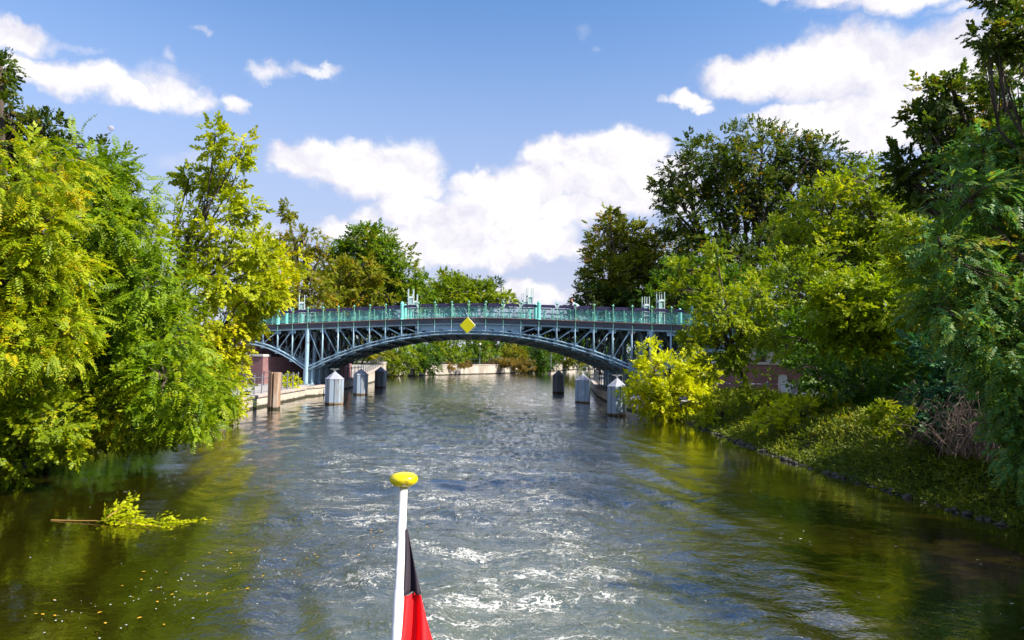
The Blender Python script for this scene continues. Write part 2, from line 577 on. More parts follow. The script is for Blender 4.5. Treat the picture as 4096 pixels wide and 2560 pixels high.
def build_water():
    ys = [2.5]
    while ys[-1] < 130:
        ys.append(ys[-1] + max(0.035, 0.0066 * ys[-1]))
    ys = np.array([-300, -60, -10, 0, 1.2] + ys + [136, 145, 158, 175, 200, 240, 300, 400])
    t = np.linspace(-1, 1, 350)
    xs = np.sinh(t * 3.3) / math.sinh(3.3) * 34
    xs = np.concatenate([[-300, -90], xs, [60, 120, 400]])
    X, Y = np.meshgrid(xs, ys)
    H = water_height(X, Y, np.random.default_rng(11))
    H[(np.abs(X) > 33) | (Y < 2.4) | (Y > 132)] = 0
    V = np.stack([X, Y, H], -1).reshape(-1, 3)
    ny, nx = X.shape
    idx = np.arange(ny * nx).reshape(ny, nx)
    F = np.stack([idx[:-1, :-1], idx[:-1, 1:], idx[1:, 1:], idx[1:, :-1]], -1).reshape(-1, 4)
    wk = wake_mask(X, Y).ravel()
    m = bpy.data.materials.new('canal_water')
    m.use_nodes = True
    tr = m.node_tree
    b = tr.nodes['Principled BSDF']
    g = N(tr)
    tc = g.new('ShaderNodeTexCoord')
    P = tc.outputs['Object']
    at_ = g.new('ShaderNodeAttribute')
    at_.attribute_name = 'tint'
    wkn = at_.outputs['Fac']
    sep = g.new('ShaderNodeSeparateXYZ')
    tr.links.new(P, sep.inputs[0])
    # murky green-brown body
    n1 = g.noise(P, 0.5, 4, 0.6)
    body = g.ramp(n1, [(0.3, (0.013, 0.011, 0.0012)), (0.7, (0.024, 0.020, 0.0018))])
    # aerated, paler green water in the churn near the stern
    ae = g.vmath('MULTIPLY', g.vmath('SUBTRACT', P, (0.15, 5.5, 0)), (1 / 2.6, 1 / 7.5, 0))
    aer = g.maprange(g.vmath('LENGTH', ae), 0.25, 1.25, 1.0, 0.0)
    body = g.mix(g.math('MULTIPLY', aer, 0.75), body, (0.15, 0.17, 0.075, 1))
    body = g.mix(g.math('MULTIPLY', g.maprange(wkn, 0.3, 1.0, 0, 1), 0.45), body, (0.072, 0.086, 0.088, 1))  # pale wake tone: aerated water, plus bright cloud reflection put into the colour
    # foam: broken veins lying across the wake
    wn = g.noise(P, 1.1, 4, 0.6, color=True)
    Pd = g.vmath('ADD', P, g.vmath('SCALE', g.vmath('SUBTRACT', wn, (0.5, 0.5, 0.5)), scale=1.3))
    mp = g.new('ShaderNodeMapping')
    mp.inputs['Scale'].default_value = (0.8, 1.45, 1)
    mp.inputs['Rotation'].default_value = (0, 0, 0.18)
    tr.links.new(Pd, mp.inputs[0])
    v1 = g.noise(mp.outputs[0], 2.3, 7, 0.62)
    v2 = g.noise(mp.outputs[0], 6.5, 6, 0.62)
    r1 = g.math('SUBTRACT', 1.0, g.math('MULTIPLY', g.math('ABSOLUTE', g.math('SUBTRACT', v1, 0.5)), 19.0), clamp=True)
    r2 = g.math('SUBTRACT', 1.0, g.math('MULTIPLY', g.math('ABSOLUTE', g.math('SUBTRACT', v2, 0.5)), 14.0), clamp=True)
    veins = g.math('MAXIMUM', r1, g.math('MULTIPLY', r2, 0.75))
    fe = g.vmath('MULTIPLY', g.vmath('SUBTRACT', P, (-0.15, 6.8, 0)), (1 / 2.4, 1 / 8.5, 0))
    near = g.maprange(g.vmath('LENGTH', fe), 0.20, 1.20, 0.93, 0.0)
    patch = g.noise(g.vmath('MULTIPLY', Pd, (0.55, 1.7, 1.0)), 0.9, 6, 0.62)
    zone = g.math('MAXIMUM', near, g.math('MULTIPLY', g.maprange(wkn, 0.25, 1.0, 0, 0.72), g.maprange(sep.outputs[1], 10, 48, 1, 0.25)))
    zone = g.math('MULTIPLY', zone, g.math('MAXIMUM', g.maprange(patch, 0.36, 0.58), g.math('MULTIPLY', near, 0.62)))
    fm = g.math('MULTIPLY', veins, zone)
    lace = g.noise(P, 26, 4, 0.7)
    foam = g.maprange(g.math('ADD', fm, g.math('MULTIPLY', g.math('SUBTRACT', lace, 0.5), 0.7)), 0.32, 0.74)
    foam = g.math('MULTIPLY', foam, g.maprange(fm, 0.04, 0.2))
    # loose bubbles scattered along the edges
    vor = g.new('ShaderNodeTexVoronoi', feature='F1')
    mpb = g.new('ShaderNodeMapping')
    mpb.inputs['Scale'].default_value = (1.0, 0.8, 1)
    tr.links.new(Pd, mpb.inputs[0])
    tr.links.new(mpb.outputs[0], vor.inputs['Vector'])
    vor.inputs['Scale'].default_value = 7.0
    bub = g.maprange(vor.outputs['Distance'], 0.06, 0.14, 1, 0)
    bp_ = g.noise(P, 0.55, 4, 0.6)
    bub = g.math('MULTIPLY', bub, g.math('MULTIPLY', g.maprange(bp_, 0.55, 0.66), g.maprange(sep.outputs[1], 14, 24, 1, 0)))
    foam = g.math('MAXIMUM', foam, g.math('MULTIPLY', bub, 0.8))
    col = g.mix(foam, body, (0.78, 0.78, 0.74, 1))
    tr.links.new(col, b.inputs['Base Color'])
    tr.links.new(g.math('ADD', g.math('MULTIPLY', foam, 0.55), 0.035), b.inputs['Roughness'])
    b.inputs['Coat Weight'].default_value = 0.8
    b.inputs['Coat Roughness'].default_value = 0.03
    b.inputs['Coat IOR'].default_value = 1.5
    b.inputs['IOR'].default_value = 1.58
    b.inputs['Specular IOR Level'].default_value = 1.0
    # ripples
    mpr = g.new('ShaderNodeMapping')
    mpr.inputs['Scale'].default_value = (0.75, 1.5, 1)
    tr.links.new(Pd, mpr.inputs[0])
    b1 = g.noise(mpr.outputs[0], 2.6, 3, 0.5)
    b2 = g.noise(mpr.outputs[0], 8.0, 3, 0.55)
    b3 = g.noise(mpr.outputs[0], 22.0, 2, 0.5)
    hh = g.math('ADD', g.math('MULTIPLY', b1, 0.045), g.math('ADD', g.math('MULTIPLY', b2, 0.017), g.math('MULTIPLY', b3, 0.005)))
    hh = g.math('MULTIPLY', hh, g.math('ADD', 0.10, g.math('MULTIPLY', wkn, 1.15)))
    hh = g.math('MULTIPLY', hh, g.maprange(sep.outputs[1], 12, 45, 1.05, 0.55))
    hh = g.math('ADD', hh, g.math('MULTIPLY', foam, 0.012))
    bu = g.new('ShaderNodeBump')
    bu.inputs['Strength'].default_value = 1.0
    bu.inputs['Distance'].default_value = 1.0
    tr.links.new(hh, bu.inputs['Height'])
    tr.links.new(bu.outputs[0], b.inputs['Normal'])
    tr.links.new(bu.outputs[0], b.inputs['Coat Normal'])
    tr.links.new(g.math('MULTIPLY', g.math('SUBTRACT', 1.0, foam), 0.8), b.inputs['Coat Weight'])
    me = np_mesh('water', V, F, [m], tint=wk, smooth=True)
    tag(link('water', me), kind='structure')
    return lambda x, y: float(water_height(np.array([x], float), np.array([y], float), np.random.default_rng(11))[0])


wh = build_water()

# ---------------------------------------------------------------- bridge frame of reference
# k = bay number from mid-span along the bridge, t = metres across it (downstream side of the front truss = 0)
def B(k, t, z):
    return Vector((-3.21 + 1.265 * k - 0.065 * t, 49.0 - 0.321 * k + 0.998 * t, z))


E1 = Vector((1.265, -0.321, 0)).normalized()
E2 = Vector((-0.065, 0.998, 0)).normalized()


def deck_z(k):
    z = 6.0 - math.sqrt(0.01 + (0.052 * k) ** 2)
    return z if abs(k) < 13 else 6.0 - math.sqrt(0.01 + (0.052 * 13) ** 2) - 0.01 * (abs(k) - 13)


def chord_z(k): return deck_z(k) - 0.46


def arch_z(k):
    k = abs(k)
    if k <= 10:
        return float(np.interp(k, [0, 1, 2, 3, 4, 5, 6, 7, 8, 9, 10], [4.93, 4.91, 4.84, 4.70, 4.51, 4.25, 3.93, 3.55, 3.11, 2.60, 2.02]))
    return float(np.interp(k, [10, 10.5, 11, 11.5, 12, 12.5, 13, 13.5, 14, 15.5], [2.02, 2.42, 2.80, 3.12, 3.40, 3.64, 3.83, 3.96, 4.03, 4.08]))


steel = mat('blue_grey_steel_paint', (0.34, 0.51, 0.62), 0.38, var=0.14, nscale=1.3, bump=0.08, bscale=30, dirt=((0.20, 0.15, 0.12), 0.2, 2.2))
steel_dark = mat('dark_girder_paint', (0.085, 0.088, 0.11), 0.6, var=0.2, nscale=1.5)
green = mat('turquoise_railing_paint', (0.22, 0.70, 0.60), 0.45, var=0.10, nscale=2.0, dirt=((0.22, 0.36, 0.24), 0.2, 2.0))
post_green = mat('weathered_green_post_paint', (0.15, 0.40, 0.30), 0.5, var=0.2, nscale=3.0)
navy = mat('navy_handrail_paint', (0.045, 0.035, 0.10), 0.5, var=0.12)
plank_mat = mat('brown_deck_planks', (0.30, 0.17, 0.14), 0.8, var=0.35, nscale=4)
asphalt = mat('bridge_asphalt', (0.06, 0.06, 0.06), 0.9, var=0.2, bump=0.3)
cream = mat('cream_enamel', (0.75, 0.68, 0.5), 0.5, var=0.05)

bridge = empty('bridge', B(0, 0, 0))
tag(bridge, 'blue-grey steel arch truss bridge with turquoise railings across the canal', 'bridge')


def bb(mb, name, m, parent=bridge, **kw):
    """bridge part: vertices are world points, moved to the bridge's origin"""
    o = B(0, 0, 0)
    mb.v = [(p[0] - o.x, p[1] - o.y, p[2] - o.z) for p in mb.v]
    return mb.build(name, m, parent, **kw)


K0, K1 = -14, 14


def make_truss(t0):
    # part: the plated web around mid-span, with its slots
    mb = MB()
    for k in range(-3, 3):
        for s in range(4):                                   # four slices per bay, slots left open at the joints
            ka, kb = k + s / 4, k + (s + 1) / 4
            top_a, top_b = chord_z(ka) + .14, chord_z(kb) + .14
            lo_a, lo_b = arch_z(ka) - .30, arch_z(kb) - .30
            slot = (s == 1 and abs(k + .5) > 1)
            bands = [(0, 1)] if not slot else [(0.0, 0.30), (0.44, 0.80), (0.90, 1.0)]
            for f0, f1 in bands:
                za0, za1 = lo_a + (top_a - lo_a) * f0, lo_a + (top_a - lo_a) * f1
                zb0, zb1 = lo_b + (top_b - lo_b) * f0, lo_b + (top_b - lo_b) * f1
                mb.hexa([B(ka, t0 + .08, za0), B(kb, t0 + .08, zb0), B(kb, t0 + .12, zb0), B(ka, t0 + .12, za0),
                         B(ka, t0 + .08, za1), B(kb, t0 + .08, zb1), B(kb, t0 + .12, zb1), B(ka, t0 + .12, za1)])
    tr = bb(mb, 'truss', steel)
    # chords
    mb = MB()
    ks = np.arange(K0, K1 + .01, .5)
    mb.tube([B(k, t0 - .02, chord_z(k)) for k in ks], 0.085, 10)
    bb(mb, 'top_chord', steel, tr, smooth=True)
    for sgn, rng_ in ((1, np.arange(-10, 10.01, .5)), (0, np.arange(-14.5, -9.99, .5)), (2, np.arange(10, 14.51, .5))):
        mb = MB()
        for dz in (0.0, -0.23):
            for dt in (-.02, .22):
                mb.tube([B(k, t0 + dt, arch_z(k) + dz) for k in rng_], 0.062, 8)
        for k in rng_[::1]:
            mb.frame(B(k, t0 + .1, arch_z(k) - .115), E1, E2, (0, 0, 1), .10, .06, .14)
        bb(mb, 'arch_chord', steel, tr, smooth=True)
    plate = steel
    for k in range(K0, K1 + 1):
        zt, zb = chord_z(k), arch_z(k)
        if abs(k) <= 9:
            mb = MB()
            mb.tube([B(k, t0 - .13, zt + .2), B(k, t0 - .13, zb - .32)], .024, 6)
            bb(mb, 'stiffener_rod', steel, tr, smooth=True)
        if abs(k) >= 3:
            mb = MB()
            mb.tube([B(k, t0 - .02, zt - .05), B(k, t0 - .02, zb)], 0.065 if abs(k) != 10 else 0.10, 8)
            bb(mb, 'vertical_tube', steel, tr, smooth=True)
            mb = MB()
            mb.frame(B(k, t0 + .05, zt - .06), E1, E2, (0, 0, 1), .24, .02, .26)
            bb(mb, 'gusset_plate', plate, tr)
            if abs(k) != 10:
                mb = MB()
                mb.frame(B(k, t0 + .05, zb - .08), E1, E2, (0, 0, 1), .22, .022, .28)
                bb(mb, 'gusset_plate', plate, tr)
    for sg in (-1, 1):
        for k in range(3, 10):       # falls from the pier side towards mid-span
            a, b_ = B(sg * (k + 1) - sg * .08, t0 + .04, chord_z(k + 1) - .12), B(sg * k + sg * .1, t0 + .04, arch_z(k) + .10)
            mb = MB(); mb.tube([a, b_], 0.048, 7)
            bb(mb, 'diagonal_tube', steel, tr, smooth=True)
        for k in range(10, 14):      # side span, falls away from the pier
            a, b_ = B(sg * k + sg * .08, t0 + .04, chord_z(k) - .12), B(sg * (k + 1) - sg * .1, t0 + .04, arch_z(k + 1) + .10)
            mb = MB(); mb.tube([a, b_], 0.048, 7)
            bb(mb, 'diagonal_tube', steel, tr, smooth=True)
        # pier columns
        for dk, dt, rr, zt in ((0.0, -.04, .15, chord_z(10)), (-.34 * sg, .25, .10, arch_z(9.6)), (.22 * sg, .5, .12, arch_z(10.2) + .2), (-.05 * sg, .9, .11, arch_z(10.0) + .3)):
            mb = MB()
            mb.tube([B(sg * 10 + dk, t0 + dt, .70), B(sg * 10 + dk, t0 + dt, zt)], rr, 12)
            mb.frame(B(sg * 10 + dk, t0 + dt, .73), E1, E2, (0, 0, 1), rr * 1.5, rr * 1.5, .04)
            bb(mb, 'pier_column', steel, tr, smooth=False)
    return tr


TR_T = [0.1, 2.7, 5.3, 7.9, 10.5, 13.1]
truss0 = make_truss(TR_T[0])
for t in TR_T[1:]:
    c = copy_tree(truss0, bridge)
    c.location = E2 * (t - TR_T[0])

# deck, fascia girder, plank ends, cross beams
mb = MB()
ks = np.arange(-20, 22.01, 1.0)
for a, b_ in zip(ks[:-1], ks[1:]):
    mb.hexa([B(a, 0.06, deck_z(a) - .22), B(b_, .06, deck_z(b_) - .22), B(b_, 13.6, deck_z(b_) - .22), B(a, 13.6, deck_z(a) - .22),
             B(a, 0.06, deck_z(a) - .07), B(b_, .06, deck_z(b_) - .07), B(b_, 13.6, deck_z(b_) - .07), B(a, 13.6, deck_z(a) - .07)])
bb(mb, 'deck', asphalt)
for t in (0.0, 13.6):
    mb = MB()
    for a, b_ in zip(ks[:-1], ks[1:]):
        mb.hexa([B(a, t - .04, deck_z(a) - .40), B(b_, t - .04, deck_z(b_) - .40), B(b_, t + .05, deck_z(b_) - .40), B(a, t + .05, deck_z(a) - .40),
                 B(a, t - .04, deck_z(a) - .075), B(b_, t - .04, deck_z(b_) - .075), B(b_, t + .05, deck_z(b_) - .075), B(a, t + .05, deck_z(a) - .075)])
    bb(mb, 'edge_girder', steel_dark)
rng0 = random.Random(3)
pm = None
for i in range(168):                                    # plank ends along the front edge
    k = -20 + i * .25 + .125
    mb = MB()
    j = rng0.uniform(-.02, .02)
    mb.frame(B(k, 0.42 + j, deck_z(k) - .035), E1, E2, (0, 0, 1), .148, .52, .033)
    bb(mb, 'deck_plank', plank_mat)
for k in range(K0, K1 + 1):
    mb = MB()
    mb.bar(B(k, .3, deck_z(k) - .42), B(k, 13.3, deck_z(k) - .42), .14, .36)
    bb(mb, 'cross_beam', steel_dark)
    if abs(k) < 10:
        mb = MB()
        mb.bar(B(k, .3, arch_z(k) - .16), B(k, 13.2, arch_z(k) - .16), .12, .28)
        mb.hexa([B(k - .28, .35, arch_z(k) - .33), B(k + .28, .35, arch_z(k) - .33), B(k + .28, 13.1, arch_z(k) - .33), B(k - .28, 13.1, arch_z(k) - .33),
                 B(k - .28, .35, arch_z(k) - .30), B(k + .28, .35, arch_z(k) - .30), B(k + .28, 13.1, arch_z(k) - .30), B(k - .28, 13.1, arch_z(k) - .30)])
        bb(mb, 'soffit_plate', steel_dark)
    for tj in range(3, 12, 3):
        if 3 <= abs(k) < 14 and abs(k) != 10:
            mb = MB()
            mb.bar(B(k, tj - 1.1, chord_z(k) - .2), B(k, tj + 1.1, arch_z(k) + .05), .07)
            mb.bar(B(k, tj + 1.1, chord_z(k) - .2), B(k, tj - 1.1, arch_z(k) + .05), .07)
            bb(mb, 'wind_brace', steel_dark)


def make_railing(t0, ka, kb, front):
    mb = MB()
    kk = list(range(ka, kb + 1))
    for a, b_ in zip(kk[:-1], kk[1:]):
        mb.bar(B(a, t0, deck_z(a) + .12), B(b_, t0, deck_z(b_) + .12), .035, .035)
    rail = bb(mb, 'railing', green)
    for k in kk:
        z = deck_z(k)
        big = (k % 8 == 4)
        if big:
            mb = MB()
            o = B(k, t0 - .02, z - .05)
            mb.lathe([(.17, 0), (.17, .06), (.135, .1), (.135, 1.02), (.15, 1.04), (.15, 1.08), (.135, 1.10), (.135, 1.15), (.15, 1.17), (.15, 1.2), (.13, 1.24), (.10, 1.31), (.05, 1.36), (.01, 1.375)], o, 14)
            bb(mb, 'corner_pillar', green, rail, smooth=False)
            mb = MB()
            o2 = B(k - .0, t0 + 2.35, z - .05)
            mb.lathe([(.17, 0), (.135, .1), (.135, 1.05), (.15, 1.08), (.13, 1.14), (.05, 1.24), (.01, 1.25)], o2, 14)
            if front: bb(mb, 'corner_pillar', green, rail)
        mb = MB()
        lo = chord_z(k) - .12 if front else z
        zt = z + 1.05 if not big else z - .06
        mb.tube([B(k, t0 - .10, lo), B(k, t0 - .10, z - .1)], .022, 6)
        if not big:
            mb.tube([B(k, t0 - .06, z - .1), B(k, t0 - .06, z + 1.0)], .036, 8)
            o = B(k, t0 - .06, z + 1.0)
            mb.lathe([(.03, 0), (.05, .05), (.105, .10), (.05, .17), (.012, .23)], o, 8)
        bb(mb, 'post', post_green, rail)
        if k < kb:
            z2 = deck_z(k + 1)
            mb = MB()
            c = (B(k + .5, t0, (z + z2) / 2 + .93))
            d = (B(k + .93, t0, 0) - B(k + .07, t0, 0)); d.z = (z2 - z) * .86
            L = d.length / 2; dn = d.normalized()
            up = dn.cross(E2).normalized()
            if up.z < 0: up = -up
            q = .10 if front else .045
            pts = []
            for s, hw in ((-1, 0), (1, 0)):
                pass
            # handrail with cut-back ends
            for (lo_, hi_, zz) in ((L, L, -q), ):
                A = [c - dn * L - up * q - E2 * .07, c + dn * L - up * q - E2 * .07, c + dn * L - up * q + E2 * .07, c - dn * L - up * q + E2 * .07,
                     c - dn * (L - .1) + up * q - E2 * .05, c + dn * (L - .1) + up * q - E2 * .05, c + dn * (L - .1) + up * q + E2 * .05, c - dn * (L - .1) + up * q + E2 * .05]
                mb.hexa(A)
            bb(mb, 'handrail', navy, rail)
            # wire mesh panel: frame uprights, thicker pales below, grid above
            mb = MB()
            n = 11
            for i in range(n + 1):
                f = .09 + .82 * i / n
                zz = z + (z2 - z) * f
                w = .024 if i in (0, n) else .012
                mb.bar(B(k + f, t0, zz + .12), B(k + f, t0, zz + .86), w, w, up=E2)
            for j in range(9):
                h = .18 + .085 * j
                if front is False and j % 2: continue
                mb.bar(B(k + .09, t0, z + (z2 - z) * .09 + h), B(k + .91, t0, z + (z2 - z) * .91 + h), .012, .012)
            bb(mb, 'mesh_panel', green, rail)
            if front:
                r_ = random.Random(k * 7 + 1)
                for q_ in range(2):
                    f, h = r_.uniform(.2, .8), r_.uniform(.25, .75)
                    mb = MB()
                    mb.sphere(B(k + f, t0 + .03, z + h), .035, 8, 5)
                    bb(mb, 'enamel_knob', cream, rail)
            else:                                        # brackets that spread under the handrail
                mb = MB()
                o = B(k + .5, t0, (z + z2) / 2)
                mb.tube([o, o + Vector((0, 0, .6))], .03, 6)
                mb.bar(o + Vector((0, 0, .6)), o + E1 * .17 + Vector((0, 0, .86)), .035, .05)
                mb.bar(o + Vector((0, 0, .6)), o - E1 * .17 + Vector((0, 0, .86)), .035, .05)
                bb(mb, 'bracket', green, rail)
    return rail


make_railing(0.02, -16, 20, True)
make_railing(2.5, -15, 15, False)
make_railing(7.6, -14, 14, False)
make_railing(13.4, -14, 14, False)

# ---------------------------------------------------------------- navigation sign
sign_y = mat('yellow_sign_enamel', (1.0, 0.88, 0.0), 0.35, var=0.02)
white_metal = mat('white_sign_frame', (0.8, 0.8, 0.8), 0.4, var=0.04)
nav = empty('navigation_sign', B(-.05, -.26, 5.3), math.atan2(-0.321, 1.265))
tag(nav, 'yellow diamond navigation sign hung at the crown of the bridge arch', 'sign')


def diamond(r, c, y0, y1, z0=0.0):
    """rounded diamond plate"""
    mb = MB()
    ring = []
    for q in range(4):
        a0 = math.pi / 2 * q
        cx, cz = (r - c * 1.414) * math.cos(a0), (r - c * 1.414) * math.sin(a0)
        for s in range(-2, 3):
            a = a0 + s * math.pi / 4 / 2
            ring.append((cx + c * math.cos(a), cz + c * math.sin(a)))
    n = len(ring)
    vs = [(x, y0, z + z0) for x, z in ring] + [(x, y1, z + z0) for x, z in ring]
    fs = [tuple(range(n)), tuple(range(2 * n - 1, n - 1, -1))] + [(i, i + n, (i + 1) % n + n, (i + 1) % n) for i in range(n)]
    mb.add(vs, fs)
    return mb


diamond(.585, .05, -.03, .0).build('yellow_panel', sign_y, nav)
diamond(.60, .055, .001, .11).build('sign_case', white_metal, nav)
mb = MB()
pts = [Vector((.45 + .09 * math.cos(a), .12, -.16 + .09 * math.sin(a))) for a in np.linspace(-2.2, 2.2, 12)]
mb.tube(pts, .012, 6)
mb.build('cable_loop', white_metal, nav)
mb = MB()
mb.bar((-.2, .11, .2), (-.2, .26, .2), .03); mb.bar((.2, .11, .2), (.2, .26, .2), .03); mb.bar((0, .11, -.3), (0, .26, -.3), .03)
mb.build('bracket', white_metal, nav)

# ---------------------------------------------------------------- light towers on the bridge
tower_steel = mat('pale_tower_steel', (0.50, 0.60, 0.58), 0.4, var=0.08)
glassy = mat('lantern_glass', (0.25, 0.42, 0.42), 0.15, var=0.1, spec=0.8)
wheres = {(-12, 7.6): 'leftmost', (-4, 7.6): 'left of centre', (4, 7.6): 'beside the dome-topped railing pillar', (12, 7.6): 'rightmost'}
first = None
for t in (7.3, 11.7):
    for k in (-12, -4, 4, 12):
        z = deck_z(k) - .07
        if first is None:
            tw = empty('light_tower')
            for (dx, dy) in ((-.22, -.22), (.22, -.22), (-.22, .22), (.22, .22)):
                mb = MB(); mb.tube([(dx, dy, 0), (dx, dy, 3.05)], .038, 8)
                mb.build('tower_post', tower_steel, tw)
            for zz, hh in ((2.35, .14), (1.75, .03), (1.45, .03), (.1, .06)):
                mb = MB()
                for s in (-1, 1):
                    mb.box(-.19, .19, s * .22 - .012, s * .22 + .012, zz - hh / 2, zz + hh / 2)
                    mb.box(s * .22 - .012, s * .22 + .012, -.19, .19, zz - hh / 2, zz + hh / 2)
                mb.build('cross_band', tower_steel, tw)
            mb = MB(); mb.box(-.15, .15, -.15, .15, 1.78, 2.26)
            mb.build('lantern', glassy, tw)
            first = tw
        else:
            tw = copy_tree(first)
        tw.location = B(k, t, z)
        tw.rotation_euler = (0, 0, math.atan2(-0.321, 1.265) + .55)
        nm = {-12: 'leftmost', -4: 'second from the left', 4: 'by the domed railing pillar', 12: 'rightmost'}[k]
        tag(tw, 'four-post light tower on the bridge, %s, %s' % ('in the nearer row' if t < 9 else 'in the farther row', nm),
            'light tower', 'light towers on the bridge')

# ---------------------------------------------------------------- bollards (dolphins)
dol = mat('pale_blue_dolphin_steel', (0.31, 0.38, 0.47), 0.45, var=0.06, nscale=1.4, bump=0.1, bscale=40, dirt=((0.27, 0.25, 0.22), .3, 2.6), stretch=(1, 1, .22))
cone_m = mat('dolphin_cap_steel', (0.36, 0.37, 0.44), 0.5, var=0.10, nscale=3, dirt=((0.24, 0.22, 0.20), .3, 3.0))
rust = mat('rusty_waterline_steel', (0.30, 0.19, 0.12), 0.8, var=0.35, nscale=5, bump=0.3, foot=.02)
spots = [(-10.74, 41.1, 2.0, 'dolphin post on the left in front of the bridge, sunlit'), (-11.58, 52.0, 2.0, 'dolphin post on the left under the bridge arch, shaded'),
         (-12.57, 64.9, 2.0, 'smallest dolphin post on the left, beyond the bridge'), (5.65, 36.3, 1.98, 'dolphin post on the right touching the yellow bush'),
         (4.89, 46.6, 1.95, 'dolphin post on the right under the bridge arch'), (4.13, 59.7, 1.95, 'dolphin post on the right farthest away, beyond the bridge')]
first = None
for x, y, h, lab in spots:
    if first is None:
        d = empty('mooring_dolphin')
        r = .55

        def prism(r, z0, z1, groove):
            mb = MB()
            ring = []
            for q in range(6):
                a0, a1 = math.pi / 3 * q, math.pi / 3 * (q + 1)
                p, q2 = Vector((r * math.cos(a0), r * math.sin(a0))), Vector((r * math.cos(a1), r * math.sin(a1)))
                nrm = ((p + q2) / 2).normalized()
                for f, dpt in ((0, 0), (.40, 0), (.43, groove), (.51, groove), (.54, 0)):
                    w = p.lerp(q2, f) - nrm * dpt
                    ring.append((w.x, w.y))
            n = len(ring)
            vs = [(a, b_, z0) for a, b_ in ring] + [(a, b_, z1) for a, b_ in ring]
            mb.add(vs, [tuple(range(n - 1, -1, -1)), tuple(range(n, 2 * n))] + [(i, (i + 1) % n, (i + 1) % n + n, i + n) for i in range(n)])
            return mb
        prism(r, .14, 1.52, .045).build('shaft', dol, d)
        prism(r - .005, -1.5, .138, .045).build('rusty_base', rust, d)
        mb = MB()
        mb.lathe([(r + .02, 1.52), (r + .02, 1.55), (.02, 2.0)], (0, 0, 0), 6)
        mb.build('cap', cone_m, d)
        mb = MB()
        mb.tube([(0, 0, 1.98), (0, 0, 2.06)], .012, 6)
        mb.tube([(0, 0, 2.03), (-.14, .05, 2.14)], .008, 5); mb.tube([(0, 0, 2.03), (.14, -.05, 2.14)], .008, 5)
        mb.bar((-.26, .05, 2.14), (.26, -.05, 2.14), .03, .015)
        mb.build('perch_bar', white_metal, d)
        first = d
    else:
        d = copy_tree(first)
    d.location = (x, y, 0)
    d.rotation_euler = (0, 0, R(14))
    tag(d, 'hexagonal steel ' + lab, 'bollard', 'mooring dolphins in the canal')

# brown sheet-pile post by the left quay
mb = MB()
ring = [(-.27, -.2), (-.05, -.26), (-.02, -.18), (.06, -.18), (.09, -.27), (.27, -.2), (.27, .2), (.08, .27), (-.08, .27), (-.27, .2)]
n = len(ring)
mb.add([(a, b_, -1.5) for a, b_ in ring] + [(a, b_, 2.0) for a, b_ in ring], [tuple(range(n - 1, -1, -1)), tuple(range(n, 2 * n))] + [(i, (i + 1) % n, (i + 1) % n + n, i + n) for i in range(n)])
pst = mb.build('mooring_post', mat('rusty_brown_pile', (0.36, 0.23, 0.15), 0.8, var=0.25, nscale=2, bump=0.3, dirt=((0.5, 0.42, 0.36), .35, 1.6), stretch=(1, 1, .25), foot=.10))
pst.location = (-12.8, 36.6, 0)
pst.rotation_euler = (0, 0, R(-8))
tag(pst, 'rusty brown square mooring post standing in front of the left quay', 'post')

# ---------------------------------------------------------------- quays
stone = mat('pale_quay_stone', (0.55, 0.48, 0.40), 0.85, var=0.12, nscale=1.0, bump=0.3, bscale=12, dirt=((0.26, 0.21, 0.15), .3, 1.3), foot=.08)
coping = mat('coping_stone', (0.46, 0.39, 0.34), 0.85, var=0.15, nscale=1.4, bump=0.3, bscale=16)
iron = mat('grey_iron_railing', (0.16, 0.17, 0.21), 0.5, var=0.15)
iron_dark = mat('dark_iron_railing', (0.05, 0.06, 0.08), 0.5, var=0.15)


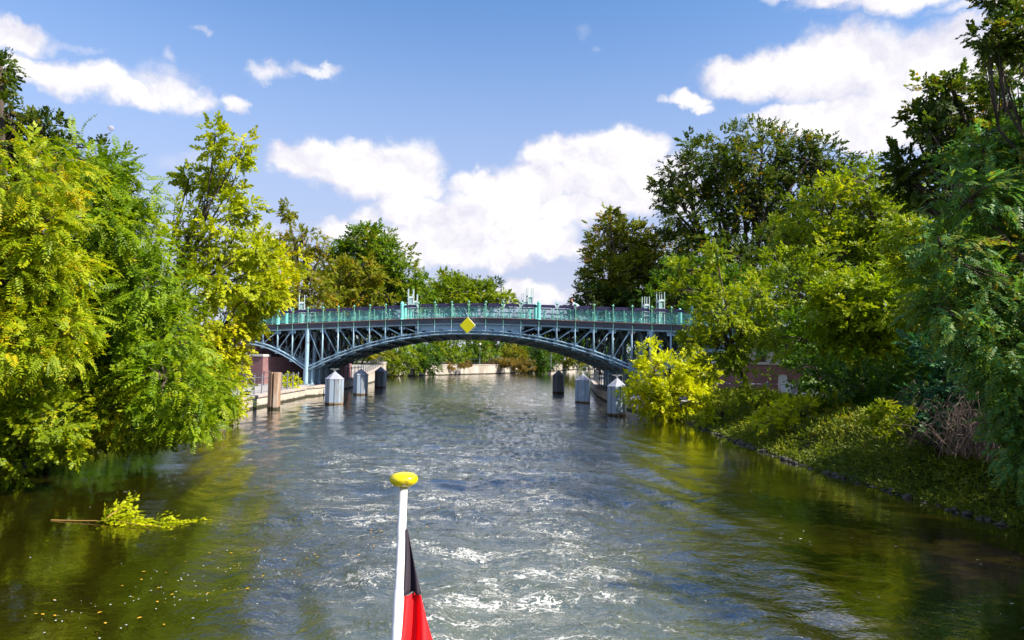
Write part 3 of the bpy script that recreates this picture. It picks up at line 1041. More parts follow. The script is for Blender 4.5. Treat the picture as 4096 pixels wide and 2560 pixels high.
def quay_wall(name, label, pts, tops, side, blk, cop=True, m=stone, thick=.5):
    """pts: polyline on the waterline; side: +1 when the land lies on +x; blocks and copings as single stones"""
    P = [Vector((x, y, 0)) for x, y in pts]
    root = empty(name, P[0])
    tag(root, label, 'quay wall')
    seg = [(P[i + 1] - P[i]).length for i in range(len(P) - 1)]
    tot = sum(seg)
    n = max(1, int(round(tot / blk)))

    def pt(s):
        for i, L in enumerate(seg):
            if s <= L or i == len(seg) - 1:
                f = min(1, s / L)
                return P[i].lerp(P[i + 1], f), tops[i] + (tops[i + 1] - tops[i]) * f, (P[i + 1] - P[i]).normalized()
            s -= L
    rr = random.Random(len(pts) + int(tot * 10))
    for i in range(n):
        a, za, da = pt(tot * i / n + .006)
        b_, zb, db = pt(tot * (i + 1) / n - .006)
        nrm = Vector((side * abs(da.y), -side * da.x * (1 if da.y >= 0 else -1), 0)).normalized()
        if nrm.x * side < 0: nrm = -nrm
        j = rr.uniform(0, .012)
        o = root.location
        hc = .15 if cop else 0
        mb = MB()
        A, B_ = a - o + nrm * j, b_ - o + nrm * j
        lo = -1.2
        mb.hexa([A + Vector((0, 0, lo)), B_ + Vector((0, 0, lo)), B_ + nrm * thick + Vector((0, 0, lo)), A + nrm * thick + Vector((0, 0, lo)),
                 A + Vector((0, 0, za - hc)), B_ + Vector((0, 0, zb - hc)), B_ + nrm * thick + Vector((0, 0, zb - hc)), A + nrm * thick + Vector((0, 0, za - hc))])
        mb.build('stone_block', m, root)
        if cop:
            mb = MB()
            A, B_ = a - o - nrm * .07, b_ - o - nrm * .07
            mb.hexa([A + Vector((0, 0, za - hc + .003)), B_ + Vector((0, 0, zb - hc + .003)), B_ + nrm * .75 + Vector((0, 0, zb - hc + .003)), A + nrm * .75 + Vector((0, 0, za - hc + .003)),
                     A + Vector((0, 0, za)), B_ + Vector((0, 0, zb)), B_ + nrm * .75 + Vector((0, 0, zb)), A + nrm * .75 + Vector((0, 0, za))])
            mb.build('coping_stone', coping, root, bevel=.02)
    # dark wet foot along the waterline
    return root


quay_wall('quay_wall', 'pale stone quay wall on the left bank in front of the bridge pier', [(-13.75, 32), (-13.95, 36), (-14.2, 42), (-14.45, 47.6)], [.70, .70, .70, .70], -1, 1.5)
quay_wall('pier_plinth', 'white stone pier foot carrying the left bridge columns and a sign', [(-15.6, 47.7), (-14.35, 48.4), (-14.05, 50.2), (-14.3, 57.5)], [.72, .72, .72, .72], -1, 1.8)
quay_wall('quay_wall', 'curved pale wall rising beyond the bridge on the left bank', [(-14.8, 58), (-15.3, 70), (-16.5, 84), (-18.0, 96), (-18.6, 101)], [.70, .95, 1.6, 2.2, 2.3], -1, 2.4)
far_pts = [(x, y) for y, x in LEFT_EDGE if 101 <= y <= 270]
quay_wall('canal_wall', 'long pale concrete canal wall with hanging creepers in the distance under the arch', far_pts, [1.85] * len(far_pts), -1, 4.5, True, mat('pale_concrete_wall', (0.52, 0.46, 0.40), 0.9, var=0.1, nscale=.5, bump=0.2, dirt=((0.33, 0.28, 0.22), .45, .5), stretch=(1, 1, .3), foot=.16), .6)
quay_wall('quay_wall', 'shaded dark stone quay wall on the right bank below the bridge', [(7.6, 37), (7.0, 40), (6.7, 44), (6.75, 50), (7.0, 56)], [.70, .70, .70, .70, .70], 1, 1.6)
quay_wall('quay_wall', 'low right bank quay curving away beyond the bridge', [(7.05, 56.1), (8.2, 70), (10.2, 87), (14.8, 100), (25.6, 120), (51, 150)], [.75, .9, 1.1, 1.3, 1.4, 1.4], 1, 2.6)


def sheet(name, pts_l, pts_r, zs, m):
    V = [(x, y, z) for (x, y), z in zip(pts_l, zs)] + [(x, y, z) for (x, y), z in zip(pts_r, zs)]
    n = len(pts_l)
    F = [(i, i + 1, n + i + 1, n + i) for i in range(n - 1)]
    o = link(name, np_mesh(name, np.array(V), np.array(F), [m]))
    tag(o, kind='structure')
    return o


sheet('left_quay_path', [(-19.5, 32), (-19.5, 47), (-20, 58), (-20.5, 70), (-22, 84), (-24, 98)], [(-14.3, 32), (-15.0, 47), (-15.3, 58), (-15.9, 70), (-17.1, 84), (-18.9, 98)], [.69, .69, .69, .98, 1.62, 2.22], paving)
sheet('right_quay_path', [(8.0, 38), (7.3, 44), (7.6, 56), (8.9, 70), (11, 87), (15.5, 100)], [(16.8, 38), (16, 44), (15.8, 56), (14.5, 70), (16, 87), (20, 98)], [.69, .69, .70, .95, 1.18, 1.4], paving)


def iron_railing(label, pts, zs, spacing, h=1.05, m=iron, ball=False, cat_group=None):
    P = [Vector((x, y, z)) for (x, y), z in zip(pts, zs)]
    root = empty('quay_railing', P[0])
    tag(root, label, 'railing')
    seg = [(P[i + 1] - P[i]).length for i in range(len(P) - 1)]
    tot = sum(seg)
    n = max(1, int(round(tot / spacing)))

    def pt(s):
        for i, L in enumerate(seg):
            if s <= L or i == len(seg) - 1:
                return P[i].lerp(P[i + 1], min(1, s / L))
            s -= L
    rows = [pt(tot * i / n) - P[0] for i in range(n + 1)]
    me = None
    for p in rows:
        if me is None:
            mb = MB()
            mb.tube([(0, 0, 0), (0, 0, h * .94)], .035, 7)
            mb.lathe([(.03, 0), (.055, .03), (.05, .07), (.012, .13)], (0, 0, h * .93), 8)
            mb.lathe([(.06, 0), (.045, .1), (.035, .13)], (0, 0, 0), 8)
            me = mb.mesh('post', m)
        o = link('post', me, root)
        o.location = p
    for zz in (.9, .45):
        mb = MB()
        mb.tube([p + Vector((0, 0, h * zz)) for p in rows], .018, 6)
        mb.build('rail', m, root)
    return root


iron_railing('grey iron railing on the left quay before the bridge', [(-14.25, 33), (-14.5, 40), (-14.75, 46.8)], [.69, .69, .69], 1.28)
iron_railing('dark iron railing climbing the curved wall beyond the left pier', [(-15.0, 59), (-15.6, 70), (-16.8, 84), (-18.3, 96)], [.7, .95, 1.6, 2.2], 1.9, 1.1, iron_dark)
iron_railing('long low railing at the back of the left quay path', [(-18.6, 40), (-18.4, 47), (-18.6, 52)], [.69, .69, .69], 1.4, 1.0, iron_dark)
iron_railing('dark iron railing curving along the shaded right quay', [(7.2, 47), (7.35, 56), (8.5, 70), (10.6, 87), (14, 97)], [.7, .7, .9, 1.1, 1.25], 1.7, 1.15, iron_dark)
iron_railing('blue-grey iron railing on the right bank behind the bush', [(11.0, 36.6), (12.6, 37.0), (17.2, 38.2)], [.72, .72, .72], 1.55, 1.15, mat('blue_grey_iron', (0.22, 0.27, 0.36), .5))

# signs on the pier feet (their small print cannot be read in the photograph)
sign_white = mat('white_sign_plate', (0.62, 0.72, 0.92), 0.4, var=0.03)
sign_blue = mat('blue_sign_print', (0.02, 0.20, 0.62), 0.4, var=0.05)
mooring = empty('quay_sign', (-14.20, 51.6, 0), R(93))
tag(mooring, 'white notice with blue lines of print on the left pier foot', 'sign')
mb = MB(); mb.box(-.95, .95, -.20, -.16, .10, .52); mb.build('sign_plate', sign_white, mooring)
mb = MB()
mb.box(-.75, .75, -.206, -.202, .36, .44); mb.box(-.75, .75, -.206, -.202, .16, .22)
mb.build('blue_print', sign_blue, mooring)
s2 = empty('quay_sign', (6.72, 45.2, 0), R(-90))
tag(s2, 'blue notice with a pale edge on the right quay wall', 'sign')
mb = MB(); mb.box(-.5, .5, -.14, -.10, .12, .52); mb.build('sign_plate', sign_white, s2)
mb = MB(); mb.box(-.46, .46, -.146, -.142, .16, .48); mb.build('blue_print', sign_blue, s2)

# ---------------------------------------------------------------- abutments
def brick_mat():
    m = bpy.data.materials.new('dark_red_brick')
    m.use_nodes = True
    t = m.node_tree
    g = N(t)
    b = t.nodes['Principled BSDF']
    tc = g.new('ShaderNodeTexCoord')
    sep = g.new('ShaderNodeSeparateXYZ')
    t.links.new(tc.outputs['Object'], sep.inputs[0])
    cmb = g.new('ShaderNodeCombineXYZ')
    t.links.new(g.math('ADD', sep.outputs[0], sep.outputs[1]), cmb.inputs[0])
    t.links.new(sep.outputs[2], cmb.inputs[1])
    br = g.new('ShaderNodeTexBrick')
    t.links.new(cmb.outputs[0], br.inputs['Vector'])
    br.inputs['Color1'].default_value = (0.34, 0.12, 0.115, 1)
    br.inputs['Color2'].default_value = (0.24, 0.085, 0.095, 1)
    br.inputs['Mortar'].default_value = (0.42, 0.32, 0.32, 1)
    br.inputs['Scale'].default_value = 1.0
    br.inputs['Mortar Size'].default_value = .010
    br.inputs['Brick Width'].default_value = .25
    br.inputs['Row Height'].default_value = .085
    n = g.noise(tc.outputs['Object'], 2.0, 5, 0.6)
    col = g.mix(g.maprange(n, .3, .7, 0, .35), br.outputs['Color'], (0.10, 0.06, 0.06, 1))
    t.links.new(col, b.inputs['Base Color'])
    b.inputs['Roughness'].default_value = .85
    bp = g.new('ShaderNodeBump')
    bp.inputs['Distance'].default_value = .01
    bp.invert = True
    t.links.new(br.outputs['Fac'], bp.inputs['Height'])
    t.links.new(bp.outputs[0], b.inputs['Normal'])
    return m


brick = brick_mat()
white_stone = mat('white_dressed_stone', (0.66, 0.62, 0.58), 0.7, var=0.06, nscale=1.5, dirt=((0.4, 0.34, 0.28), .2, 1.4))
opening = mat('dark_opening', (0.015, 0.018, 0.03), 0.5)


def abutment(label, side):
    rz = math.atan2(-0.321, 1.265)
    root = empty('abutment', B(side * 13.2, -.6, 0), rz)
    tag(root, label, 'abutment')
    s = side
    # local x along the bridge (outward = s), y across
    mb = MB()
    if s < 0:
        mb.box(-9.0, -3.05, 0, 14.5, .6, 2.8); mb.box(-2.05, .55, 0, 14.5, .6, 2.8)
        mb.box(-3.05, -2.05, 0, 14.5, .6, 1.3); mb.box(-3.05, -2.05, 0, 14.5, 2.5, 2.8)
    else:
        mb.box(-.4, 6.4, 0, 14.5, .6, 2.8)
    mb.build('brick_base', brick, root)
    if s < 0:
        mb = MB(); mb.box(-3.04, -2.06, .35, .4, 1.31, 2.49); mb.build('window_recess', opening, root)
        mb = MB()
        for x in (-3.0, -2.1): mb.box(x - .045, x + .045, .1, .16, 1.305, 2.495)
        mb.build('window_frame', iron_dark, root)
    a, b_ = (-9.05, .62) if s < 0 else (-.47, 6.45)
    n = 6
    for i in range(n):
        mb = MB()
        w = (b_ - a) / n
        mb.box(a + w * i + .006, a + w * (i + 1) - .006, -.07, .9, 2.803, 2.98)
        mb.build('coping_stone', white_stone, root, bevel=.02)
    mb = MB()
    if s < 0: mb.box(-9, -.9, 1.2, 14.2, 2.8, 5.05)
    else: mb.box(1.3, 9, 1.2, 14.2, 2.8, 5.05)
    mb.build('brick_upper_wall', brick, root)
    # stone pillar and scroll
    mb = MB()
    x = -4.1 if s < 0 else 3.5
    mb.box(x - .55, x + .55, .15, 1.1, 2.985, 4.2)
    mb.box(x - .65, x + .65, .05, 1.15, 4.203, 4.4)
    mb.build('stone_pillar', white_stone, root, bevel=.02)
    mb = MB()
    x0 = -2.6 if s < 0 else 2.2
    prof = []
    for i in range(26):                                   # volute: a fat spiral roll lying on the coping
        a_ = i / 25 * 2 * math.pi * 1.25
        r_ = .42 - .26 * i / 25
        prof.append((x0 + (.0 + r_ * math.cos(a_)) * s * -1, .5, 3.42 + r_ * math.sin(a_)))
    mb.tube(prof, [.13 - .05 * i / 25 for i in range(26)], 8)
    mb.tube([(x0, .35, 3.4), (x0, .65, 3.4)], .33, 14)
    mb.tube([(x0 + s * .35 * -1, .5, 3.15), (x0 - s * .9, .5, 3.12), (x0 - s * 1.35, .5, 3.05)], [.2, .14, .07], 8)
    mb.build('stone_scroll', white_stone, root, smooth=True)
    return root


abutment('dark red brick abutment with white stone coping and square opening on the left bank', -1)
abutment('dark red brick abutment with white stone scroll behind the trees on the right bank', 1)
# road embankment behind both abutments
for s, nm in ((-1, 'left_road_embankment'), (1, 'right_road_embankment')):
    mb = MB()
    ka, kb = (s * 20, s * 90)
    mb.hexa([B(ka, 14.5, 0), B(kb, 20, 0), B(kb, -6, 0), B(ka, .6, 0), B(ka, 13.5, 5.0), B(kb, 15, 3.5), B(kb, -1, 3.5), B(ka, .9, 5.0)])
    tag(mb.build(nm, soil), kind='structure')

# stone stairs on the right
st = empty('stone_stairs', (16.6, 41.6, .69), math.atan2(-0.321, 1.265))
tag(st, 'pale stone stairs with slanting white flank walls behind the right bank trees', 'stairs')
for i in range(12):
    mb = MB(); mb.box(.55, 3.4, .3 * i, .3 * i + .33, .17 * i, .17 * i + .165)
    mb.build('step', mat('stair_stone', (0.42, 0.36, 0.36), .8), st)
for x in (0, 3.45):
    mb = MB()
    mb.hexa([(x, -.3, 0), (x + .5, -.3, 0), (x + .5, 3.7, 0), (x, 3.7, 0), (x, -.3, .45), (x + .5, -.3, .45), (x + .5, 3.7, 2.5), (x, 3.7, 2.5)])
    mb.build('flank_wall', white_stone, st, bevel=.02)

# ---------------------------------------------------------------- lamps beyond the bridge
lamp_post = mat('grey_lamp_post', (0.3, 0.32, 0.34), .5)
lamp_globe = mat('cream_lamp_globe', (0.80, 0.74, 0.62), .3)
first = None
for (px, py, Y, lab) in ((1134, 813, 128, 'globe street lamp seen under the crown of the arch above the far wall'), (1302, 824, 140, 'globe street lamp seen under the right part of the arch beside dark shrubs')):
    p = at(px, py, Y)
    if first is None:
        l = empty('street_lamp')
        mb = MB(); mb.tube([(0, 0, 0), (0, 0, 3.6)], [.06, .035], 8); mb.build('lamp_post', lamp_post, l)
        mb = MB(); mb.sphere((0, 0, 3.78), .24, 14, 10); mb.build('lamp_globe', lamp_globe, l, smooth=True)
        first = l
    else:
        l = copy_tree(first)
    l.location = (p.x, p.y, p.z - 3.78)
    tag(l, lab, 'street lamp', 'globe lamps along the far path')
# far fence on top of the wall behind the shrubs
mb = MB()
pts = [(x + .0, y + 3.0, 1.8) for x, y in far_pts[1:5]]
fence = empty('path_fence', pts[0])
tag(fence, 'low dark fence along the path above the far canal wall', 'fence')
for a, b_ in zip(pts[:-1], pts[1:]):
    a, b_ = Vector(a), Vector(b_)
    for zz in (.3, 1.0):
        mb.bar(a - fence.location + Vector((0, 0, zz)), b_ - fence.location + Vector((0, 0, zz)), .05)
    n = int((b_ - a).length / 1.2)
    for i in range(n):
        p = a.lerp(b_, i / n) - fence.location
        mb.bar(p, p + Vector((0, 0, 1.1)), .05)
mb.build('fence_bars', iron_dark, fence)

# ---------------------------------------------------------------- flag staff and flag on the stern
staff_w = mat('white_staff_paint', (0.80, 0.79, 0.77), 0.5, var=0.05, nscale=6, bump=0.15, bscale=40, stretch=(1, 1, .15), dirt=((0.45, 0.42, 0.38), .3, 7))
knob_y = mat('yellow_knob_paint', (0.85, 0.70, 0.0), 0.25, var=0.08, nscale=9, bump=0.1, bscale=30, dirt=((0.30, 0.20, 0.02), .25, 9), coat=.4)
top = at(953.5, 1146, 3.02)
bot = at(937.5, 1512, 2.62)
ax = (top - bot).normalized()
base = bot - ax * 1.15
staff = empty('flagstaff', base)
tag(staff, 'white wooden flagstaff with flattened yellow knob at the stern of the boat', 'flagstaff')
L = (top - base).length
q = ax.to_track_quat('Z', 'Y')
mb = MB()
mb.tube([base - base, ax * L * .74, ax * L * .745, ax * L], [.0265, .0215, .0190, .0180], 20)
mb.build('pole', staff_w, staff, smooth=True)
mb = MB()
prof = [(.012, -.008), (.035, -.004), (.052, .006), (.061, .018), (.0625, .030), (.058, .041), (.045, .050), (.025, .055), (.002, .056)]
mb.lathe(prof, (0, 0, 0), 28)
kn = mb.build('knob', knob_y, staff, smooth=True)
kn.location = ax * L
kn.rotation_euler = (0, 0, 0)

flag_root = empty('flag', base)
tag(flag_root, 'black, red and gold flag hanging furled beside the white flagstaff', 'flag')
f_black = mat('black_flag_cloth', (0.022, 0.014, 0.024), 0.8, var=0.1, bump=0.1)
f_red = mat('red_flag_cloth', (0.80, 0.0, 0.004), 0.75, var=0.06, nscale=2, bump=0.15, bscale=12)
f_gold = mat('gold_flag_cloth', (0.80, 0.48, 0.0), 0.75, var=0.08)


def cloth(name, m, y0, y1, x0_, x1_):
    """strip of hanging cloth between two heights of the surveyed view, with folds"""
    n, k = 12, 26
    V, F = [], []
    for i in range(n + 1):
        f = i / n
        y = y0 + (y1 - y0) * f
        a = x0_[0] + (x0_[1] - x0_[0]) * f
        b_ = x1_[0] + (x1_[1] - x1_[0]) * f
        Yd = 2.98 - .34 * (y - 1145) / 367
        for j in range(k + 1):
            s = j / k
            p = at(a + (b_ - a) * s, y, Yd)
            w = (b_ - a) / 60 * .03
            p.y += w * math.sin(s * 9.5 + f * 1.2 + y * .01) + .012 * s * s - .004
            V.append(p - base)
    for i in range(n):
        for j in range(k):
            F.append((i * (k + 1) + j, i * (k + 1) + j + 1, (i + 1) * (k + 1) + j + 1, (i + 1) * (k + 1) + j))
    me = np_mesh(name, np.array([tuple(v) for v in V]), np.array(F), [m], smooth=True)
    o = link(name, me, flag_root)
    sd = o.modifiers.new('thickness', 'SOLIDIFY')
    sd.thickness = .002
    return o


cloth('black_stripe', f_black, 1250, 1402, (958, 946), (962, 995))
cloth('red_stripe', f_red, 1402.5, 1570, (946, 936), (996, 1030))
cloth('gold_stripe', f_gold, 1570.5, 1700, (936, 930), (1030, 1052))

# ---------------------------------------------------------------- cyclist on the bridge
def skin_body(name, joints, edges, m, parent, sub=2):
    me = bpy.data.meshes.new(name)
    me.from_pydata([j[0] for j in joints], edges, [])
    o = link(name, me, parent)
    me.materials.append(m)
    sk = o.modifiers.new('skin', 'SKIN')
    for i, j in enumerate(joints):
        r = j[1]
        me.skin_vertices[0].data[i].radius = (r, r) if not hasattr(r, '__len__') else r
    me.skin_vertices[0].data[0].use_root = True
    ss = o.modifiers.new('sub', 'SUBSURF')
    ss.levels = ss.render_levels = sub
    return o


kc = 6.2
cz = deck_z(kc) - .07
person = empty('person', B(kc, 1.25, cz), math.atan2(-0.321, 1.265) + math.pi)      # local +x = riding direction (towards the left bank)
tag(person, 'person in a pale blue t-shirt leaning over bicycle handlebars on the bridge', 'person')
skinc = mat('skin', (0.55, 0.30, 0.20), .6, var=.04)
shirt = mat('pale_blue_shirt', (0.55, 0.68, 0.85), .8, var=.05)
trousers = mat('dark_trousers', (0.03, 0.035, 0.06), .8)
hairm = mat('reddish_brown_hair', (0.16, 0.05, 0.03), .7)
# local: x forward, y to the rider's left, z up
J = [((-.22, 0, .98), .14), ((-.08, 0, 1.14), .15), ((.10, 0, 1.30), .16), ((.22, 0, 1.40), .09), ((.29, 0, 1.47), .058), ((.34, 0, 1.55), .085), ((.37, 0, 1.64), .095), ((.36, 0, 1.72), .07)]
E_ = [(i, i + 1) for i in range(7)]
for s in (-1, 1):
    b0 = len(J)
    J += [((.17, s * .19, 1.35), .065), ((.30, s * .25, 1.13), .045), ((.52, s * .22, 1.06), .034), ((.60, s * .22, 1.05), .03)]
    E_ += [(2, b0), (b0, b0 + 1), (b0 + 1, b0 + 2), (b0 + 2, b0 + 3)]
    b0 = len(J)
    kx, kz, fx, fz = ((.22, .80, .05, .42) if s < 0 else (.14, .62, -.06, .16))
    J += [((-.2, s * .11, .93), .10), ((kx, s * .13, kz), .065), ((fx, s * .12, fz), .042), ((fx + .16, s * .12, fz - .05), .035)]
    E_ += [(0, b0), (b0, b0 + 1), (b0 + 1, b0 + 2), (b0 + 2, b0 + 3)]
skin_body('body', J, E_, skinc, person)
JS = [((-.24, 0, .99), .155), ((-.08, 0, 1.15), .165), ((.10, 0, 1.31), .175), ((.20, 0, 1.38), .10)]
ES = [(0, 1), (1, 2), (2, 3)]
for s in (-1, 1):
    b0 = len(JS)
    JS += [((.17, s * .19, 1.35), .08), ((.25, s * .225, 1.22), .068)]
    ES += [(2, b0), (b0, b0 + 1)]
skin_body('shirt', JS, ES, shirt, person)
JT = [((-.24, 0, .97), .15)]
ET = []
for s in (-1, 1):
    b0 = len(JT)
    kx, kz, fx, fz = ((.22, .80, .05, .42) if s < 0 else (.14, .62, -.06, .16))
    JT += [((-.2, s * .11, .93), .115), ((kx, s * .13, kz), .08), ((fx + .02, s * .12, fz + .05), .058)]
    ET += [(0, b0), (b0, b0 + 1), (b0 + 1, b0 + 2)]
skin_body('trousers', JT, ET, trousers, person)
mb = MB(); mb.sphere((.345, 0, 1.705), .105, 12, 8, (1.0, .85, .72)); mb.build('hair', hairm, person, smooth=True)
mb = MB()
mb.sphere((.455, .0, 1.63), .016, 6, 4)
mb.sphere((.43, .035, 1.655), .010, 6, 4); mb.sphere((.43, -.035, 1.655), .010, 6, 4)
mb.build('face_features', mat('face_dark', (0.25, 0.10, 0.08), .6), person)
for s in (-1, 1):
    for f in range(5):
        mb = MB()
        y = s * .22 + (f - 2) * .02
        mb.tube([(.585, y, 1.065), (.625, y, 1.075), (.655, y, 1.055), (.650, y, 1.03)] if f != 0 else [(.58, s * .22 - .03, 1.05), (.61, s * .22 - .045, 1.03), (.63, s * .22 - .03, 1.02)], [.011, .010, .009, .008][:4 if f else 3], 6)
        mb.build('finger', skinc, person)
bike = empty('bicycle', person.location, person.rotation_euler[2])
tag(bike, 'dark bicycle ridden behind the turquoise bridge railing', 'bicycle')
tyre = mat('tyre_rubber', (0.02, 0.02, 0.02), .8)
for x in (-.52, .52):
    mb = MB()
    mb.tube([(x + .34 * math.cos(a), 0, .35 + .34 * math.sin(a)) for a in np.linspace(0, 2 * math.pi, 25)], .018, 6, cap=False)
    w = mb.build('wheel', tyre, bike)
    mb = MB()
    for i in range(12):
        a = i * math.pi / 6
        mb.bar((x, 0, .35), (x + .33 * math.cos(a), 0, .35 + .33 * math.sin(a)), .004)
    mb.build('spokes', tower_steel, w)
mb = MB()
for a, b_ in (((-.52, 0, .35), (-.05, 0, .30)), ((-.05, 0, .30), (-.2, 0, .82)), ((-.52, 0, .35), (-.2, 0, .78)), ((-.2, 0, .74), (.36, 0, .82)), ((-.05, 0, .30), (.38, 0, .72)), ((.52, 0, .35), (.36, 0, .98))):
    mb.tube([a, b_], .016, 6)
mb.build('frame', iron_dark, bike)
mb = MB(); mb.tube([(.60, -.28, 1.02), (.52, -.1, 1.02), (.40, 0, 1.0), (.52, .1, 1.02), (.60, .28, 1.02)], .013, 6); mb.build('handlebar', iron_dark, bike)
mb = MB(); mb.frame((-.24, 0, .86), (1, 0, 0), (0, 1, 0), (0, 0, 1), .13, .06, .025); mb.build('saddle', tyre, bike, bevel=.02)
mb = MB()
mb.tube([(-.05, -.09, .30), (-.05, .09, .30)], .012, 6); mb.bar((-.05, -.1, .3), (.02, -.1, .45), .02); mb.bar((-.05, .1, .3), (-.10, .1, .14), .02)
mb.bar((-.03, -.12, .45), (.09, -.12, .45), .05, .02); mb.bar((-.16, .12, .14), (-.03, .12, .14), .05, .02)
mb.build('crank', iron_dark, bike)

# ---------------------------------------------------------------- moon
mp_ = at(262, 303, 6000)
mb = MB(); mb.sphere((0, 0, 0), 27, 32, 20)
mm = bpy.data.materials.new('moon_surface')
mm.use_nodes = True
g = N(mm.node_tree)
pb = mm.node_tree.nodes['Principled BSDF']
tcn = g.new('ShaderNodeTexCoord')
nn = g.noise(tcn.outputs['Object'], .05, 4, .6)
mm.node_tree.links.new(g.ramp(nn, [(.35, (.32, .33, .40)), (.65, (.48, .48, .52))]), pb.inputs['Base Color'])
pb.inputs['Roughness'].default_value = 1
trn = g.new('ShaderNodeBsdfTransparent')
mxn = g.new('ShaderNodeMixShader')
mxn.inputs[0].default_value = .5
mm.node_tree.links.new(trn.outputs[0], mxn.inputs[1])
mm.node_tree.links.new(pb.outputs[0], mxn.inputs[2])
mm.node_tree.links.new(mxn.outputs[0], mm.node_tree.nodes['Material Output'].inputs['Surface'])
moon = mb.build('moon', mm, smooth=True)
moon.location = mp_
tag(moon, 'pale daytime moon in the blue sky above the left trees', 'moon')

# ================================================================ vegetation
LEAVES = {
    'yellow_maple_leaves': [(0.0, (0.13, 0.16, 0.006)), (0.35, (0.32, 0.38, 0.006)), (0.75, (0.54, 0.57, 0.008)), (1.0, (0.68, 0.53, 0.010))],
    'bright_yellow_leaves': [(0.0, (0.20, 0.26, 0.006)), (0.3, (0.52, 0.54, 0.006)), (0.8, (0.72, 0.74, 0.010)), (1.0, (0.78, 0.60, 0.012))],
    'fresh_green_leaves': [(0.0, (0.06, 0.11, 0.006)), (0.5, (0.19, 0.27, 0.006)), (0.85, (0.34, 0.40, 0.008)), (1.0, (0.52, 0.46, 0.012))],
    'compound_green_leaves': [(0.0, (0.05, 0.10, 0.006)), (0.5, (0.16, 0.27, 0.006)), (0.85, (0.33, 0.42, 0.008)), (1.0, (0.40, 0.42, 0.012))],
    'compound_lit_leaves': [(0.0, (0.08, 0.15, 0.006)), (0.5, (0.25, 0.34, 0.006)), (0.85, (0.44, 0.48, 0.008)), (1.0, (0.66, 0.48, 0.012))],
    'olive_leaves': [(0.0, (0.05, 0.08, 0.006)), (0.5, (0.17, 0.20, 0.008)), (0.88, (0.34, 0.32, 0.010)), (1.0, (0.42, 0.22, 0.015))],
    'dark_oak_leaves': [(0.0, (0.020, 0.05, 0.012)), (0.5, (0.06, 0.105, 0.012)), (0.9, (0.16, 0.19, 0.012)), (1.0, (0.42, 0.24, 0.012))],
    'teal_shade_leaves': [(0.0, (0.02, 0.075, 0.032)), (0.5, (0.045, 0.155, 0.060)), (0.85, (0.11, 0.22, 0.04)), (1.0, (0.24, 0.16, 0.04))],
    'ash_leaves': [(0.0, (0.05, 0.10, 0.014)), (0.35, (0.16, 0.25, 0.014)), (0.6, (0.10, 0.28, 0.09)), (0.8, (0.32, 0.36, 0.02)), (1.0, (0.34, 0.18, 0.03))],
    'hedge_leaves': [(0.0, (0.06, 0.09, 0.010)), (0.5, (0.16, 0.21, 0.012)), (0.85, (0.28, 0.27, 0.012)), (1.0, (0.42, 0.25, 0.02))],
    'russet_leaves': [(0.0, (0.12, 0.10, 0.015)), (0.5, (0.25, 0.17, 0.02)), (1.0, (0.38, 0.21, 0.03))],
    'flower_heads': [(0.0, (0.50, 0.36, 0.02)), (1.0, (0.80, 0.62, 0.03))],
    'orange_leaves': [(0.0, (0.40, 0.18, 0.02)), (1.0, (0.75, 0.38, 0.02))],
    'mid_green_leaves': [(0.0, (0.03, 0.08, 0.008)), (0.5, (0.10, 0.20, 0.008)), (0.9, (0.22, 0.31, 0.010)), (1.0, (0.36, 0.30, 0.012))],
}


def LM(n):
    return leaf_mat(n, LEAVES[n], trans=0.42 if 'teal' not in n else .3)


bark = mat('grey_brown_bark', (0.075, 0.055, 0.042), 0.9, var=0.35, nscale=4, bump=0.6, bscale=14, stretch=(1, 1, .3))
bark_pale = mat('pale_twig_bark', (0.20, 0.14, 0.11), 0.9, var=0.3, nscale=4)


def leaf_quad(p, d, up, L, W, fold=.18):
    """rhombic folded leaf as 4 verts: base, side, tip, side"""
    d = d / np.linalg.norm(d)
    s = np.cross(d, up); s /= max(1e-6, np.linalg.norm(s))
    u = np.cross(s, d)
    m = p + d * L * .45
    return [p, m + s * W / 2 - u * W * fold, p + d * L, m - s * W / 2 - u * W * fold]


def tmpl_sprig(rng, n=11, lw=.62):
    """a twig with alternating leaves, 1 unit long, x axis along the twig"""
    V = []
    for i in range(n):
        f = .15 + .85 * (i + .5) / n
        side = 1 if i % 2 else -1
        a = rng.uniform(.5, 1.2) * side if i < n - 1 else rng.uniform(-.3, .3)
        d = np.array([math.cos(a), math.sin(a), rng.uniform(-.55, .25)])
        up = np.array([rng.uniform(-.45, .45), rng.uniform(-.45, .45), 1.0])
        p = np.array([f, rng.uniform(-.06, .06), -.14 * f * f + rng.uniform(-.1, .1)])
        L = rng.uniform(.27, .38)
        V += leaf_quad(p, d, up, L, L * lw)
    return np.array(V)


def tmpl_frond(rng, pairs=8, droop=.5):
    """pinnate leaf: leaflets in pairs along a drooping midrib, 1 unit long"""
    V = []
    for i in range(pairs):
        f = .12 + .88 * (i + .5) / pairs
        z = -droop * f * f
        for side in (-1, 1):
            a = side * rng.uniform(.95, 1.2)
            d = np.array([math.cos(a), math.sin(a), -.35 + rng.uniform(-.15, .1)])
            L = .27 * (1 - .45 * abs(f - .45)) * rng.uniform(.85, 1.1)
            V += leaf_quad(np.array([f, 0, z]), d, np.array([.2, side * -.15, 1.0]), L, L * .42, .1)
    d = np.array([1, 0, -droop * 1.6])
    V += leaf_quad(np.array([1.0, 0, -droop]), d, np.array([0, 0, 1.0]), .2, .07, .1)
    # midrib as one slim leaf
    V += [np.array([0, .008, 0]), np.array([.5, .010, -droop * .25]), np.array([1, 0, -droop]), np.array([.5, -.010, -droop * .25])]
    return np.array(V)


